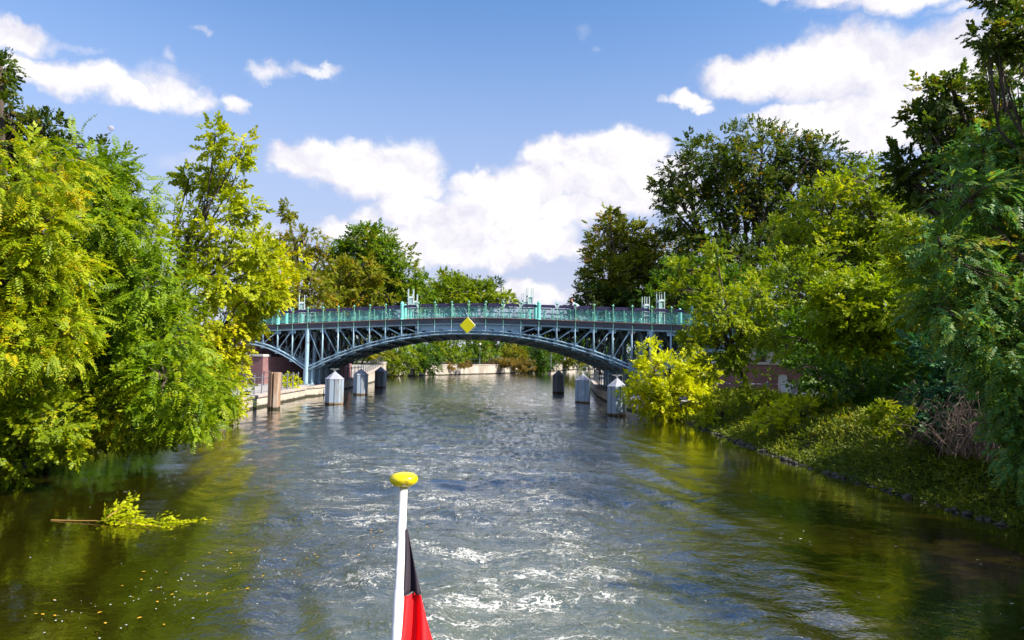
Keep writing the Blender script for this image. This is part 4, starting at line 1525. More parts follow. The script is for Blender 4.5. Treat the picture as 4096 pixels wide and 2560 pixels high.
_r = np.random.default_rng(5)
SPRIGS = [tmpl_sprig(_r, 11, .8) for _ in range(7)]
SPRIGS_BIG = [tmpl_sprig(_r, 7, .8) for _ in range(5)]
FRONDS = [tmpl_frond(_r, 8, dr) for dr in (.25, .45, .65, .5)]
TINY = [tmpl_sprig(_r, 6, .7) for _ in range(5)]
MIXED = FRONDS + [tmpl_sprig(_r, 12, .5) for _ in range(2)] + [tmpl_frond(_r, 6, .35), tmpl_frond(_r, 9, .8)]


def place(templates, P, D, U, S, tint, rng, leaf_var=.10):
    """instantiate templates: P pos, D dir, U up (n,3), S size (n,), tint (n,)"""
    n = len(P)
    D = D / np.linalg.norm(D, axis=1, keepdims=True)
    Yv = np.cross(U, D)
    Yv /= np.maximum(1e-6, np.linalg.norm(Yv, axis=1, keepdims=True))
    Z = np.cross(D, Yv)
    which = rng.integers(0, len(templates), n)
    outV, outT = [], []
    for ti, T in enumerate(templates):
        m = which == ti
        if not m.any(): continue
        p, d, y, z, s = P[m], D[m], Yv[m], Z[m], S[m]
        V = (T[None, :, 0:1] * d[:, None] + T[None, :, 1:2] * y[:, None] + T[None, :, 2:3] * z[:, None]) * s[:, None, None] + p[:, None]
        nl = T.shape[0] // 4
        tt = tint[m][:, None] + rng.normal(0, leaf_var, (m.sum(), nl))
        outT.append(np.repeat(tt, 4, axis=1).reshape(-1))
        outV.append(V.reshape(-1, 3))
    V = np.concatenate(outV)
    T_ = np.clip(np.concatenate(outT), 0, 1)
    F = np.arange(len(V)).reshape(-1, 4)
    return V, F, T_


TOTAL = [0]


def crown_points(lobes, size, cov, rng, clump=.30, shell=.42, zmin=.2, leafarea=None, droop=0.0, per=14, rough=.28):
    """lobes: (centre, (rx, ry, rz)) ellipsoids; sprigs gathered in clumps, denser toward the outside"""
    Ps, Ds, Us, Ts, clumps = [], [], [], [], []
    for c, r in lobes:
        r = np.array(r, float); c = np.array(c, float)
        area = 4 * math.pi * ((((r[0] * r[1]) ** 1.6 + (r[0] * r[2]) ** 1.6 + (r[1] * r[2]) ** 1.6) / 3) ** (1 / 1.6))
        sprig_area = leafarea if leafarea else (size * size * .45)
        ns = int(cov * area / sprig_area)
        nc = max(6, ns // per)
        # bumpy radius
        ph = rng.uniform(0, 6.28, (6, 3)); fr = rng.uniform(1.5, 4.5, (6, 3))
        d = rng.normal(size=(nc, 3)); d /= np.linalg.norm(d, axis=1, keepdims=True)
        bump = np.zeros(nc)
        for q in range(6):
            bump += np.sin((d * fr[q]).sum(1) * 1.0 + ph[q].sum()) / 6
        rad = (1 - shell * rng.random(nc) ** 1.4) * (1 + rough * bump * 1.6)
        inner = rng.random(nc) < .12
        rad[inner] *= rng.uniform(.3, .8, inner.sum())
        cc = c + d * r * rad[:, None]
        ok = cc[:, 2] > zmin
        cc, d = cc[ok], d[ok]
        nc = len(cc)
        if nc == 0: continue
        crad = clump * np.cbrt(r.prod()) * rng.uniform(.5, 1.15, nc)
        crad = np.maximum(crad, size * .7)
        k = per
        off = rng.normal(size=(nc, k, 3)) * np.array([.5, .5, .36]) * crad[:, None, None]
        p = cc[:, None] + off
        nrm = d / r; nrm /= np.linalg.norm(nrm, axis=1, keepdims=True)
        offn = off / (np.linalg.norm(off, axis=2, keepdims=True) + 1e-6)
        dd = nrm[:, None] * .7 + offn * .7 + rng.normal(size=(nc, k, 3)) * .45
        dd[..., 2] -= droop
        uu = np.array([0, 0, 1.0]) * .9 + nrm[:, None] * .55 + rng.normal(size=(nc, k, 3)) * .35
        ct = rng.normal(0, .13, nc)
        Ps.append(p.reshape(-1, 3)); Ds.append(dd.reshape(-1, 3)); Us.append(uu.reshape(-1, 3))
        Ts.append((np.repeat(ct, k)))
        clumps.append(cc)
    return np.concatenate(Ps), np.concatenate(Ds), np.concatenate(Us), np.concatenate(Ts), clumps


def make_plant(name, label, cat, lobes, base, size=.5, cov=1.6, leaves='mid_green_leaves', tmpl=None, tint=.45, seed=1, trunk_r=.16, group=None,
               clump=.30, shell=.42, droop=0.0, zmin=.25, per=14, accent=None, fork=.35, stems=1, barkm=None, rough=.28, twigs=10, leaf_var=.12, crown_name='crown'):
    rng = np.random.default_rng(seed)
    base = Vector(base)
    root = empty(name, base)
    tag(root, label, cat, group)
    tmpl = tmpl or SPRIGS
    la = None
    if tmpl is FRONDS or tmpl is MIXED: la = size * size * .26
    P, D, U, T, clumps = crown_points(lobes, size, cov, rng, clump, shell, zmin, la, droop, per, rough)
    b = np.array(base)
    S = size * rng.uniform(.75, 1.25, len(P))
    tt = tint + T
    # tone varies at random from clump to clump around the plant's tint
    acc = None
    if accent:
        am, frac, pos = accent                        # coloured sprays: fraction of clumps or given spots
        if pos:
            sel = np.zeros(len(P), bool)
            for (q, rr) in pos:
                sel |= (np.linalg.norm((P - np.array(q)), axis=1) < rr * rng.uniform(.7, 1.1, len(P)))
        else:
            ids = np.arange(len(P)) // per
            sel = np.isin(ids, rng.choice(ids.max() + 1, int((ids.max() + 1) * frac), replace=False))
        acc = (P[sel], D[sel], U[sel], S[sel], tt[sel])
        k = ~sel
        P, D, U, S, tt = P[k], D[k], U[k], S[k], tt[k]
        if len(acc[0]) > 5:
            V, F, Tn = place(TINY, acc[0], acc[1], acc[2], acc[3] * .6, acc[4], rng)
            link('coloured_sprays', np_mesh('coloured_sprays', V - b, F, [LM(am)], Tn), root)
            TOTAL[0] += len(F) * 2
    V, F, Tn = place(tmpl, P, D, U, S, tt, rng, leaf_var)
    V[:, 2] = np.maximum(V[:, 2], -.02)
    link(crown_name, np_mesh(crown_name, V - b, F, [LM(leaves)], Tn), root)
    TOTAL[0] += len(F) * 2
    # trunk and limbs
    bm_ = barkm or bark
    r_ = random.Random(seed)
    cs = [Vector(c) for c, _ in lobes]
    zc = sum(c.z for c in cs) / len(cs)
    tb = MB()
    lb = MB()
    for s in range(stems):
        jit = Vector((r_.uniform(-.5, .5), r_.uniform(-.5, .5), 0)) * (trunk_r * 5 if stems > 1 else 0)
        mid = Vector((sum(c.x for c in cs) / len(cs), sum(c.y for c in cs) / len(cs), zc))
        f = fork
        fk = base + jit + (mid - base) * f
        p1 = base + jit + (mid - base) * f * .5 + Vector((r_.uniform(-.1, .1), r_.uniform(-.1, .1), 0)) * f * 4 * trunk_r * 3
        tb.tube([base + jit - base + Vector((0, 0, -.3)), base + jit - base + Vector((0, 0, .15)), p1 - base, fk - base], [trunk_r * 1.5, trunk_r * 1.12, trunk_r * .95, trunk_r * .8], 9)
        for i, c in enumerate(cs):
            if stems > 1 and i % stems != s: continue
            rr = trunk_r * .55
            m1 = fk.lerp(c, .5) + Vector((r_.uniform(-1, 1), r_.uniform(-1, 1), r_.uniform(-.3, .6))) * (c - fk).length * .10
            lb.tube([fk - base - (c - fk).normalized() * trunk_r * .3, m1 - base, c - base], [rr, rr * .7, rr * .42], 7)
            cl = clumps[i] if i < len(clumps) else []
            pick = rng.choice(len(cl), min(len(cl), twigs), replace=False) if len(cl) else []
            for j in pick:
                e = Vector(cl[j])
                st_ = (m1 if r_.random() < .4 else c)
                mm_ = st_.lerp(e, .55) + Vector((r_.uniform(-1, 1), r_.uniform(-1, 1), r_.uniform(0, 1))) * (e - st_).length * .12
                lb.tube([st_ - base, mm_ - base, e - base], [rr * .38, rr * .25, rr * .08], 5)
    tb.build('trunk', bm_, root, smooth=True)
    lb.build('limbs', bm_, root, smooth=True)
    return root


def LO(x, y, Y, rx, ry, dy=None):
    """lobe from the surveyed view: centre pixel, depth, half sizes in pixels -> world ellipsoid"""
    c = at(x, y, Y)
    k = Y * _KD / FPX
    a, h = rx * k, ry * k
    return (tuple(c), (a, dy if dy else (a + h) / 2, h))


def lob(Y, rows, dj=0.0, seed=0):
    r_ = random.Random(seed)
    return [LO(x, y, Y + r_.uniform(-dj, dj), rx, ry) for x, y, rx, ry in rows]


# ---- right bank, beyond the bridge
make_plant('broadleaf_tree', 'tallest dark broadleaf tree rising behind the right end of the bridge', 'tree',
           lob(84, [(1690, 400, 100, 85), (1800, 370, 105, 75), (1620, 410, 60, 60), (1910, 380, 85, 60), (1990, 420, 75, 65), (1640, 510, 85, 80), (1760, 480, 110, 90), (1880, 490, 110, 100),
                    (2010, 500, 80, 80), (1700, 620, 120, 90), (1850, 620, 130, 90), (2000, 620, 90, 80), (1570, 470, 35, 50)], 3, 1),
           (28, 86, 1.2), size=.95, cov=.95, leaves='dark_oak_leaves', tint=.58, seed=11, trunk_r=.55, twigs=16, clump=.26, shell=.5, rough=.4,
           accent=('orange_leaves', 0, [(tuple(at(1735, 435, 80)), 1.4), (tuple(at(1665, 575, 80)), .8)]))
make_plant('broadleaf_tree', 'rounded green and amber tree behind the right half of the bridge railing', 'tree',
           lob(92, [(1450, 560, 60, 48), (1500, 590, 60, 60), (1420, 640, 48, 60), (1480, 660, 80, 70), (1570, 610, 70, 70), (1600, 690, 100, 70), (1500, 720, 110, 50), (1440, 530, 36, 26)], 3, 2),
           (14, 92, 1.5), size=.95, cov=1.6, leaves='olive_leaves', tint=.62, seed=12, trunk_r=.4, twigs=12, accent=('orange_leaves', .05, None), rough=.4)
make_plant('broadleaf_tree', 'small dark tree behind the railing beside the sky gap right of centre', 'tree',
           lob(86, [(1385, 700, 42, 28), (1430, 720, 70, 34), (1350, 722, 22, 18), (1520, 740, 90, 50)], 2, 3), (11, 86, 1.5), size=.75, cov=1.2, leaves='dark_oak_leaves', tint=.5, seed=13, trunk_r=.3)
make_plant('broadleaf_tree', 'dense green tree closing the view behind the right end of the railing', 'tree',
           lob(72, [(1590, 720, 80, 60), (1680, 700, 90, 80), (1640, 640, 70, 60), (1760, 720, 90, 80), (1560, 790, 80, 60), (1660, 800, 90, 60)], 2, 4), (17, 73, 1.5), size=.8, cov=.8, leaves='mid_green_leaves', tint=.4, seed=14, trunk_r=.35,
           accent=('orange_leaves', .04, None))
# ---- right bank, this side of the bridge
make_plant('maple_tree', 'large sunlit yellow-green maple right of the bridge', 'tree',
           lob(40, [(2040, 430, 70, 55), (1960, 510, 90, 75), (2070, 520, 80, 80), (1890, 570, 75, 70), (1980, 620, 120, 90), (2090, 640, 90, 90), (1870, 680, 90, 80), (1990, 740, 120, 80), (2100, 740, 90, 80), (1850, 780, 80, 60), (2110, 470, 50, 50), (2140, 520, 60, 70), (2125, 600, 60, 60)], 1.5, 5),
           (20.5, 40, 1.2), size=.50, cov=1.45, leaves='fresh_green_leaves', tint=.62, seed=15, trunk_r=.3, tmpl=SPRIGS_BIG, twigs=12, clump=.28, rough=.36)
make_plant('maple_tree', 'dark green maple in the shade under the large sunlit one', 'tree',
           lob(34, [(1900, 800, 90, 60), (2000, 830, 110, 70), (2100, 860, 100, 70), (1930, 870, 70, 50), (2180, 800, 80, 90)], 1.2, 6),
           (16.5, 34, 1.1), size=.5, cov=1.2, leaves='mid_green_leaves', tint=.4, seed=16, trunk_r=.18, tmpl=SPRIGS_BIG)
make_plant('hornbeam_tree', 'feathery olive-green tree between the maples and the right edge', 'tree',
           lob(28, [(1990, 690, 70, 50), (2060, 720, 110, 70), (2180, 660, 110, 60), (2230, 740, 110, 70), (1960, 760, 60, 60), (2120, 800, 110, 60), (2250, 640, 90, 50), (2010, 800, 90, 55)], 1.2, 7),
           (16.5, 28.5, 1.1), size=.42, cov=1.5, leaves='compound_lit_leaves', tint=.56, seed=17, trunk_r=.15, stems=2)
make_plant('young_tree', 'slender light-green young tree standing on the right bank crest before the bridge', 'tree',
           lob(28.7, [(1690, 590, 16, 40), (1680, 650, 30, 50), (1640, 690, 50, 40), (1600, 650, 30, 26), (1700, 730, 60, 50), (1760, 760, 50, 45), (1655, 770, 55, 35), (1710, 810, 60, 35), (1790, 700, 40, 50), (1770, 850, 50, 24), (1830, 790, 40, 40), (1685, 860, 40, 22), (1640, 810, 24, 20)], .7, 8),
           at(1785, 977, 28.9), size=.34, cov=.95, leaves='fresh_green_leaves', tint=.70, seed=18, trunk_r=.085, tmpl=SPRIGS, twigs=9, fork=.62, clump=.34, rough=.4, barkm=bark)
make_plant('sapling', 'small leafy sapling at the foot of the young tree', 'sapling',
           lob(28, [(1745, 930, 30, 26), (1800, 925, 40, 34), (1830, 945, 26, 24)], .3, 9), at(1790, 975, 28.2), size=.26, cov=.8, leaves='fresh_green_leaves', tint=.68, seed=19, trunk_r=.03, stems=2)
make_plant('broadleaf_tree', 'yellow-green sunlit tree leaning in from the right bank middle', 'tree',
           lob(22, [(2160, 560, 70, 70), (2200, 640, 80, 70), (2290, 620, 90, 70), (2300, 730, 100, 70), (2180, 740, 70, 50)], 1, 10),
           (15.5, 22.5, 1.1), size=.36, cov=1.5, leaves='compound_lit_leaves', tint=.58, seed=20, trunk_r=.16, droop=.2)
make_plant('oak_tree', 'dark tree with branches against the sky at the upper right', 'tree',
           lob(17, [(2215, 240, 38, 40), (2180, 290, 34, 40), (2130, 400, 30, 30), (2260, 300, 60, 60), (2210, 350, 60, 50), (2330, 330, 90, 100), (2240, 430, 100, 70), (2160, 430, 40, 34), (2360, 450, 100, 100), (2250, 210, 18, 26), (2380, 240, 60, 70), (2340, 170, 40, 40)], .8, 21),
           (13.2, 17.5, 1.1), size=.32, cov=1.3, leaves='dark_oak_leaves', tint=.58, seed=21, trunk_r=.22, twigs=14, rough=.42, droop=.1)
make_plant('overhanging_branch_tree', 'tree reaching thin leafy twigs into the top right corner', 'tree',
           lob(12, [(2400, 30, 34, 26), (2395, 70, 24, 18), (2330, 80, 20, 22), (2350, 115, 14, 12), (2415, 110, 20, 14), (2350, 0, 14, 10), (2520, 100, 90, 90), (2560, 240, 120, 120)], .3, 22),
           (11.6, 12.5, 1.1), size=.20, cov=1.0, leaves='dark_oak_leaves', tint=.65, seed=22, trunk_r=.06, fork=.6, twigs=6, clump=.4)
make_plant('ash_tree', 'near tree with long feathery leaves and brown seed bunches along the right edge', 'tree',
           lob(12.5, [(2390, 330, 70, 80), (2330, 400, 80, 60), (2330, 560, 110, 90), (2230, 590, 60, 50), (2420, 450, 110, 120), (2310, 700, 120, 80), (2430, 650, 110, 130), (2250, 740, 70, 40), (2400, 820, 120, 110), (2330, 800, 70, 60), (2290, 470, 80, 60)], .7, 23),
           (11.6, 13.0, 1.1), size=.34, cov=1.6, leaves='ash_leaves', tmpl=MIXED, tint=.50, seed=23, trunk_r=.16, droop=.25, per=9, accent=('russet_leaves', .05, None))
make_plant('ash_sapling', 'dark drooping feathery shrub filling the lower right edge', 'shrub',
           lob(11.8, [(2410, 930, 70, 80), (2400, 1020, 60, 70), (2450, 1090, 50, 70), (2370, 960, 40, 50)], .4, 24),
           (10.9, 12.0, .9), size=.28, cov=1.5, leaves='ash_leaves', tmpl=MIXED, tint=.45, seed=24, trunk_r=.07, droop=.5, per=9)
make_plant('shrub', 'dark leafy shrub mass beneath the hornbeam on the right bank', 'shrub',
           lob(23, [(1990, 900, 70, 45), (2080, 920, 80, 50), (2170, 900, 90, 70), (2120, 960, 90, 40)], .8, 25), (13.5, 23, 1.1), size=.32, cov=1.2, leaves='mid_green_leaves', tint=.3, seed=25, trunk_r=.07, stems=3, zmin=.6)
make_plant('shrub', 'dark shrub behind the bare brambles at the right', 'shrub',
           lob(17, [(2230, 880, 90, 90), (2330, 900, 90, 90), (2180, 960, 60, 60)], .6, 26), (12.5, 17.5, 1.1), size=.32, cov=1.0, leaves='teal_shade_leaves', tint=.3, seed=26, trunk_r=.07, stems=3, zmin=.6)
make_plant('shrub', 'yellow-green sunlit shrub left of the bare brambles', 'shrub',
           lob(16, [(2055, 985, 14, 10), (2085, 1010, 20, 11), (2140, 985, 16, 8), (2085, 965, 10, 12)], .3, 27), (10.2, 16.2, .9), size=.16, cov=.7, leaves='fresh_green_leaves', tint=.65, seed=27, trunk_r=.03, stems=3, clump=.35)

# bare brambles: arching leafless canes
def brambles(label, x0, x1, Y0, n, seed, z0=1.0, hgt=1.6):
    r_ = random.Random(seed)
    root = empty('bramble_thicket', ((x0 + x1) / 2, Y0, z0))
    tag(root, label, 'brambles')
    mb = MB()
    for i in range(n):
        x, y = r_.uniform(x0, x1), Y0 + r_.uniform(-1.3, 1.3)
        a = r_.uniform(0, 6.28)
        h, w = r_.uniform(.3, 1.0) * hgt, r_.uniform(.5, 1.6)
        pts = []
        for s in range(8):
            f = s / 7
            pts.append(Vector((x + math.cos(a) * w * f + r_.uniform(-.05, .05), y + math.sin(a) * w * f, z0 + h * math.sin(f * r_.uniform(2.4, 3.1)) + r_.uniform(-.03, .03))) - root.location)
        mb.tube(pts, [.010 * (1 - .6 * s / 7) for s in range(8)], 4, cap=False)
    o = mb.build('canes', bark_pale, root)
    return root


brambles('bare brown bramble canes tangled above the ground cover at the right', 9.9, 12.2, 14.6, 420, 3, .9, 1.2)
brambles('bare twig thicket in the shade behind the brambles', 10.5, 12.5, 16.8, 220, 4, 1.2, 1.3)

make_plant('yellow_bush', 'bright yellow bush hanging over the water beside the right dolphin post', 'bush',
           lob(34.3, [(1530, 830, 20, 36), (1545, 870, 45, 35), (1575, 890, 60, 40), (1510, 905, 34, 30), (1620, 880, 45, 40), (1650, 900, 45, 34), (1540, 935, 60, 34), (1600, 935, 75, 42), (1560, 965, 60, 24), (1660, 940, 40, 36), (1640, 850, 20, 24), (1500, 930, 20, 22)], .7, 28),
           (8.4, 34.6, .4), size=.34, cov=1.05, leaves='bright_yellow_leaves', tint=.54, seed=28, trunk_r=.06, stems=4, zmin=.12, clump=.32, rough=.34)
make_plant('shrub', 'yellow-green low shrub between the yellow bush and the young tree', 'shrub',
           lob(30, [(1690, 960, 40, 24), (1660, 985, 50, 20)], .3, 29), (9.3, 30, .6), size=.26, cov=.8, leaves='bright_yellow_leaves', tint=.25, seed=29, trunk_r=.03, stems=3)
make_plant('shrub', 'golden sunlit shrub on the bank crest right of the young tree', 'shrub',
           lob(23.5, [(1850, 965, 60, 20), (1900, 965, 50, 24), (1800, 1000, 40, 14), (1950, 950, 40, 24)], .3, 30), (10.2, 23.6, 1.0), size=.22, cov=.9, leaves='bright_yellow_leaves', tint=.35, seed=30, trunk_r=.03, stems=3)

# ground cover on the right bank slope
def ground_cover(name, label_kind, edge, y0, y1, sgn, d0, d1, n, size, leaves, seed, tint=.45, lift=.10, tmpl=TINY):
    rng = np.random.default_rng(seed)
    y = y0 + (y1 - y0) * rng.random(n) ** 1.0
    d = d0 + (d1 - d0) * rng.random(n)
    ex = np.interp(y, [a for a, _ in edge], [b for _, b in edge])
    x = ex + sgn * d
    patch = .5 + .5 * np.sin(x * 2.1 + 1.3 * np.sin(y * 1.4)) * np.sin(y * 1.9 + np.sin(x * 1.7))
    z = np.clip(-.35 + d * .55, -.2, 1.15) + lift + rng.random(n) * (.07 + .16 * patch) + .06 * np.sin(3 * x + y)
    P = np.stack([x, y, np.maximum(z, .04)], -1)
    D = rng.normal(size=(n, 3)) * .8
    D[:, 0] -= sgn * .8; D[:, 2] += .1
    U = rng.normal(size=(n, 3)) * .4 + np.array([-sgn * .4, -.2, 1.0])
    T = tint + .22 * (patch - .5) + rng.normal(0, .1, n)
    V, F, Tn = place(tmpl, P, D, U, size * rng.uniform(.6, 1.3, n), T, rng)
    V[:, 2] = np.maximum(V[:, 2], -.01)
    o = link(name, np_mesh(name, V, F, [LM(leaves)], Tn))
    tag(o, kind='stuff')
    TOTAL[0] += len(F) * 2
    return o


ground_cover('ground_cover', '', RIGHT_EDGE, 9.5, 20, 1, .12, 4.2, 20000, .18, 'hedge_leaves', 41, .42, .10)
ground_cover('ground_cover', '', RIGHT_EDGE, 20, 36, 1, .2, 4.5, 11500, .25, 'hedge_leaves', 42, .52, .10)
ground_cover('ground_cover', '', RIGHT_EDGE, 2, 9.5, 1, .15, 4.0, 4000, .26, 'hedge_leaves', 44, .42, .10)
ground_cover('ground_cover', '', LEFT_EDGE, 8, 33, -1, .15, 4.0, 6500, .34, 'hedge_leaves', 43, .45, .12)

# stones and mud lumps along both waterlines
for nm, edge, sgn, y0, y1, cnt_ in (('bank_stones', RIGHT_EDGE, 1, 5, 36, 620), ('bank_stones', LEFT_EDGE, -1, 8, 33, 380)):
    rs = random.Random(cnt_)
    sb = MB()
    for i in range(cnt_):
        y = y0 + (y1 - y0) * rs.random()
        r = rs.uniform(.03, .12)
        x = ie(edge, y) + sgn * rs.uniform(-.08, .5)
        sb.lathe([(r * .55, -r * .6), (r, -r * .1), (r * .8, r * .35), (r * .25, r * .6)], (x, y, rs.uniform(-.06, .05)), rs.choice((5, 6, 7)), rs.uniform(.7, 1.4), rs.uniform(.7, 1.2), rs.uniform(0, 6))
    tag(sb.build(nm, mat('wet_bank_stone', (0.06, 0.052, 0.038), .6, var=.6, nscale=2.5, bump=.4), None), kind='stuff')

# ---- left bank
make_plant('flowering_tree', 'near tree with feathery yellow-green leaves and yellow flower heads at the left edge', 'tree',
           lob(13.2, [(40, 440, 110, 110), (-60, 560, 110, 140), (90, 540, 90, 90), (110, 660, 90, 100), (20, 660, 100, 120), (60, 790, 110, 100), (140, 780, 60, 80), (-60, 800, 100, 120), (140, 430, 60, 50)], .5, 51),
           (-13.0, 13.6, 1.1), size=.36, cov=1.75, leaves='compound_lit_leaves', tmpl=MIXED, tint=.68, seed=51, trunk_r=.16, droop=.3, per=9, accent=('flower_heads', .06, None))
make_plant('oak_tree', 'dark-leaved tree showing behind the feathery tree at the upper left edge', 'tree',
           lob(24, [(-10, 200, 40, 50), (0, 150, 20, 30), (20, 270, 60, 50), (100, 320, 60, 34), (30, 350, 110, 50), (-80, 300, 110, 120), (130, 370, 90, 40)], 1, 52),
           (-18.5, 24.5, 1.15), size=.40, cov=1.1, leaves='dark_oak_leaves', tint=.6, seed=52, trunk_r=.3)
make_plant('ailanthus_tree', 'green tree with long drooping feathery leaves near the left', 'tree',
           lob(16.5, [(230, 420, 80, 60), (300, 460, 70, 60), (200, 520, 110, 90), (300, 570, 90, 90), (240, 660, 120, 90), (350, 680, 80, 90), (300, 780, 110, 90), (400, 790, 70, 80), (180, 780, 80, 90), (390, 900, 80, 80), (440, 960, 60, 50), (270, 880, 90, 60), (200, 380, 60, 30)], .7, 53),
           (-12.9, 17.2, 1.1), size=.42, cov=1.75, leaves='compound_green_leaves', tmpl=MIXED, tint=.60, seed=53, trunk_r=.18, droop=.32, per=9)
make_plant('ailanthus_shrub', 'low feathery-leaved shrub hanging to the water at the left', 'shrub',
           lob(18, [(400, 980, 60, 40), (450, 1000, 50, 34), (350, 1020, 50, 30), (500, 960, 50, 40), (515, 920, 42, 45)], .5, 54),
           (-12.7, 18.6, .6), size=.34, cov=1.6, leaves='compound_green_leaves', tmpl=MIXED, tint=.66, seed=54, trunk_r=.05, droop=.4, per=9, stems=3, zmin=.1)
make_plant('maple_tree', 'tall slender yellow-green tree with two upright shoots on the left bank', 'tree',
           lob(24, [(508, 325, 12, 34), (500, 400, 20, 48), (566, 360, 10, 40), (552, 430, 17, 40), (450, 410, 15, 34), (480, 480, 40, 52), (540, 520, 42, 55), (440, 560, 50, 60), (500, 600, 80, 70), (590, 500, 24, 22), (560, 660, 80, 70), (600, 590, 50, 45), (460, 700, 60, 70)], .7, 55),
           (-15.0, 25, 1.1), size=.34, cov=.98, leaves='yellow_maple_leaves', tint=.5, seed=55, trunk_r=.10, twigs=12, fork=.5, clump=.34, rough=.4)
make_plant('maple_tree', 'bright yellow maple leaning towards the left end of the bridge', 'tree',
           lob(28.5, [(640, 620, 60, 50), (600, 690, 75, 55), (655, 665, 48, 40), (540, 760, 62, 62), (595, 745, 34, 34), (535, 850, 45, 50), (530, 930, 42, 45), (500, 840, 50, 90), (590, 590, 50, 40), (545, 965, 24, 20)], .8, 56),
           (-14.6, 29, 1.1), size=.36, cov=1.35, leaves='yellow_maple_leaves', tint=.72, seed=56, trunk_r=.13, twigs=12, clump=.32, rough=.38, zmin=.2, droop=.15)
make_plant('shrub', 'low dense shrub along the waterline at the left edge', 'shrub',
           lob(14.2, [(-20, 1000, 110, 70), (40, 1060, 70, 50), (100, 980, 80, 60), (140, 1050, 60, 34), (-40, 1080, 70, 40)], .3, 57),
           (-12.9, 14.4, .6), size=.22, cov=1.6, leaves='fresh_green_leaves', tint=.62, seed=57, trunk_r=.03, stems=4, zmin=.08, rough=.4)
make_plant('shrub', 'olive-green shrub with yellowish seed heads drooping over the water at the left', 'shrub',
           lob(16.3, [(190, 960, 80, 60), (270, 960, 60, 70), (230, 1030, 70, 36), (310, 1010, 50, 40), (180, 1040, 40, 34)], .4, 58),
           (-12.8, 16.8, .6), size=.23, cov=1.6, leaves='fresh_green_leaves', tint=.70, seed=58, trunk_r=.03, stems=4, zmin=.08, rough=.4, accent=('yellow_maple_leaves', .12, None))
make_plant('broadleaf_tree', 'olive and russet tree beyond the bridge behind the yellow maple', 'tree',
           lob(66, [(715, 570, 50, 40), (690, 600, 40, 40), (750, 620, 36, 40), (720, 680, 60, 50), (770, 700, 50, 40), (680, 500, 10, 12), (640, 700, 60, 60)], 1.5, 59),
           (-22, 67, 1.5), size=.62, cov=1.0, leaves='olive_leaves', tint=.66, seed=59, trunk_r=.3, accent=('orange_leaves', .08, None))
make_plant('linden_tree', 'dense rounded green tree beyond the left half of the bridge', 'tree',
           lob(100, [(865, 575, 60, 44), (830, 620, 50, 50), (910, 620, 60, 56), (870, 670, 80, 60), (800, 650, 40, 50), (950, 660, 44, 48), (985, 690, 40, 36), (820, 700, 60, 40), (930, 710, 80, 34), (890, 560, 40, 30)], 2, 60),
           (-23, 101, 2), size=.95, cov=1.6, leaves='mid_green_leaves', tint=.68, seed=60, trunk_r=.5)
make_plant('linden_tree', 'olive-amber tree in front of the rounded green one beyond the bridge', 'tree',
           lob(84, [(850, 640, 50, 36), (800, 670, 40, 50), (860, 690, 60, 40), (790, 720, 60, 40)], 2, 61), (-26, 85, 2), size=.75, cov=1.2, leaves='olive_leaves', tint=.62, seed=61, trunk_r=.3, accent=('orange_leaves', .12, None))
make_plant('linden_tree', 'small bright green tree in the distance left of the sky gap', 'tree',
           lob(150, [(1060, 668, 34, 26), (1080, 690, 60, 30), (1130, 695, 60, 28), (1180, 708, 40, 20), (1040, 710, 60, 30), (1120, 690, 40, 26)], 3, 62), (-10, 152, 2), size=1.2, cov=1.7, leaves='fresh_green_leaves', tint=.55, seed=62, trunk_r=.5)
make_plant('thin_tree', 'sparse dark tree just above the distant bright green one', 'tree',
           lob(165, [(1130, 662, 34, 14), (1160, 674, 26, 14), (1060, 650, 26, 12)], 2, 63), (-6, 168, 2), size=.9, cov=.5, leaves='dark_oak_leaves', tint=.5, seed=63, trunk_r=.3, clump=.5)
# ---- deeper growth behind both banks (fills what the canal surface mirrors from under the crowns)
for i, (x, y, rx, ry, rz) in enumerate([(-15.2, 6, 2.0, 3.5, 2.4), (-15.6, 12, 2.0, 3.4, 2.6), (-15.4, 17.5, 2.0, 3.2, 2.6), (-15.8, 23, 2.0, 3.2, 2.6), (-17.3, 29, 2.2, 3.4, 2.8)]):
    make_plant('undergrowth_shrub', ['dark undergrowth behind the left bank opposite the stern', 'dark undergrowth behind the feathery tree at the left edge', 'dark undergrowth behind the drooping ailanthus on the left',
                                     'dark undergrowth behind the slender yellow-green tree', 'dark undergrowth behind the yellow maple on the left'][i], 'shrub',
               [((x, y, 2.6), (rx, ry, rz)), ((x + 1.5, y + 1, 1.2), (1.6, 3.0, 1.2)), ((x - 1, y - 1.4, 4.4), (2.0, 2.4, 2.0))], (x, y, 1.1), size=.62, cov=.65, leaves='mid_green_leaves', tint=.3, seed=110 + i, trunk_r=.08, stems=3, tmpl=TINY)
for i, (x, y, rx, ry, rz) in enumerate([(14.5, 6, 2.2, 3.5, 2.8), (16.5, 15, 2.2, 4.0, 3.0), (18.0, 24, 2.4, 3.6, 3.0)]):
    make_plant('undergrowth_shrub', ['dark undergrowth behind the right bank near the boat', 'dark undergrowth behind the feathery ash on the right', 'dark undergrowth behind the hornbeam on the right'][i], 'shrub',
               [((x, y, 2.8), (rx, ry, rz)), ((x - 1, y - 1.4, 4.8), (2.2, 2.6, 2.2))], (x, y, 1.1), size=.62, cov=.6, leaves='mid_green_leaves', tint=.3, seed=120 + i, trunk_r=.08, stems=3, tmpl=TINY)
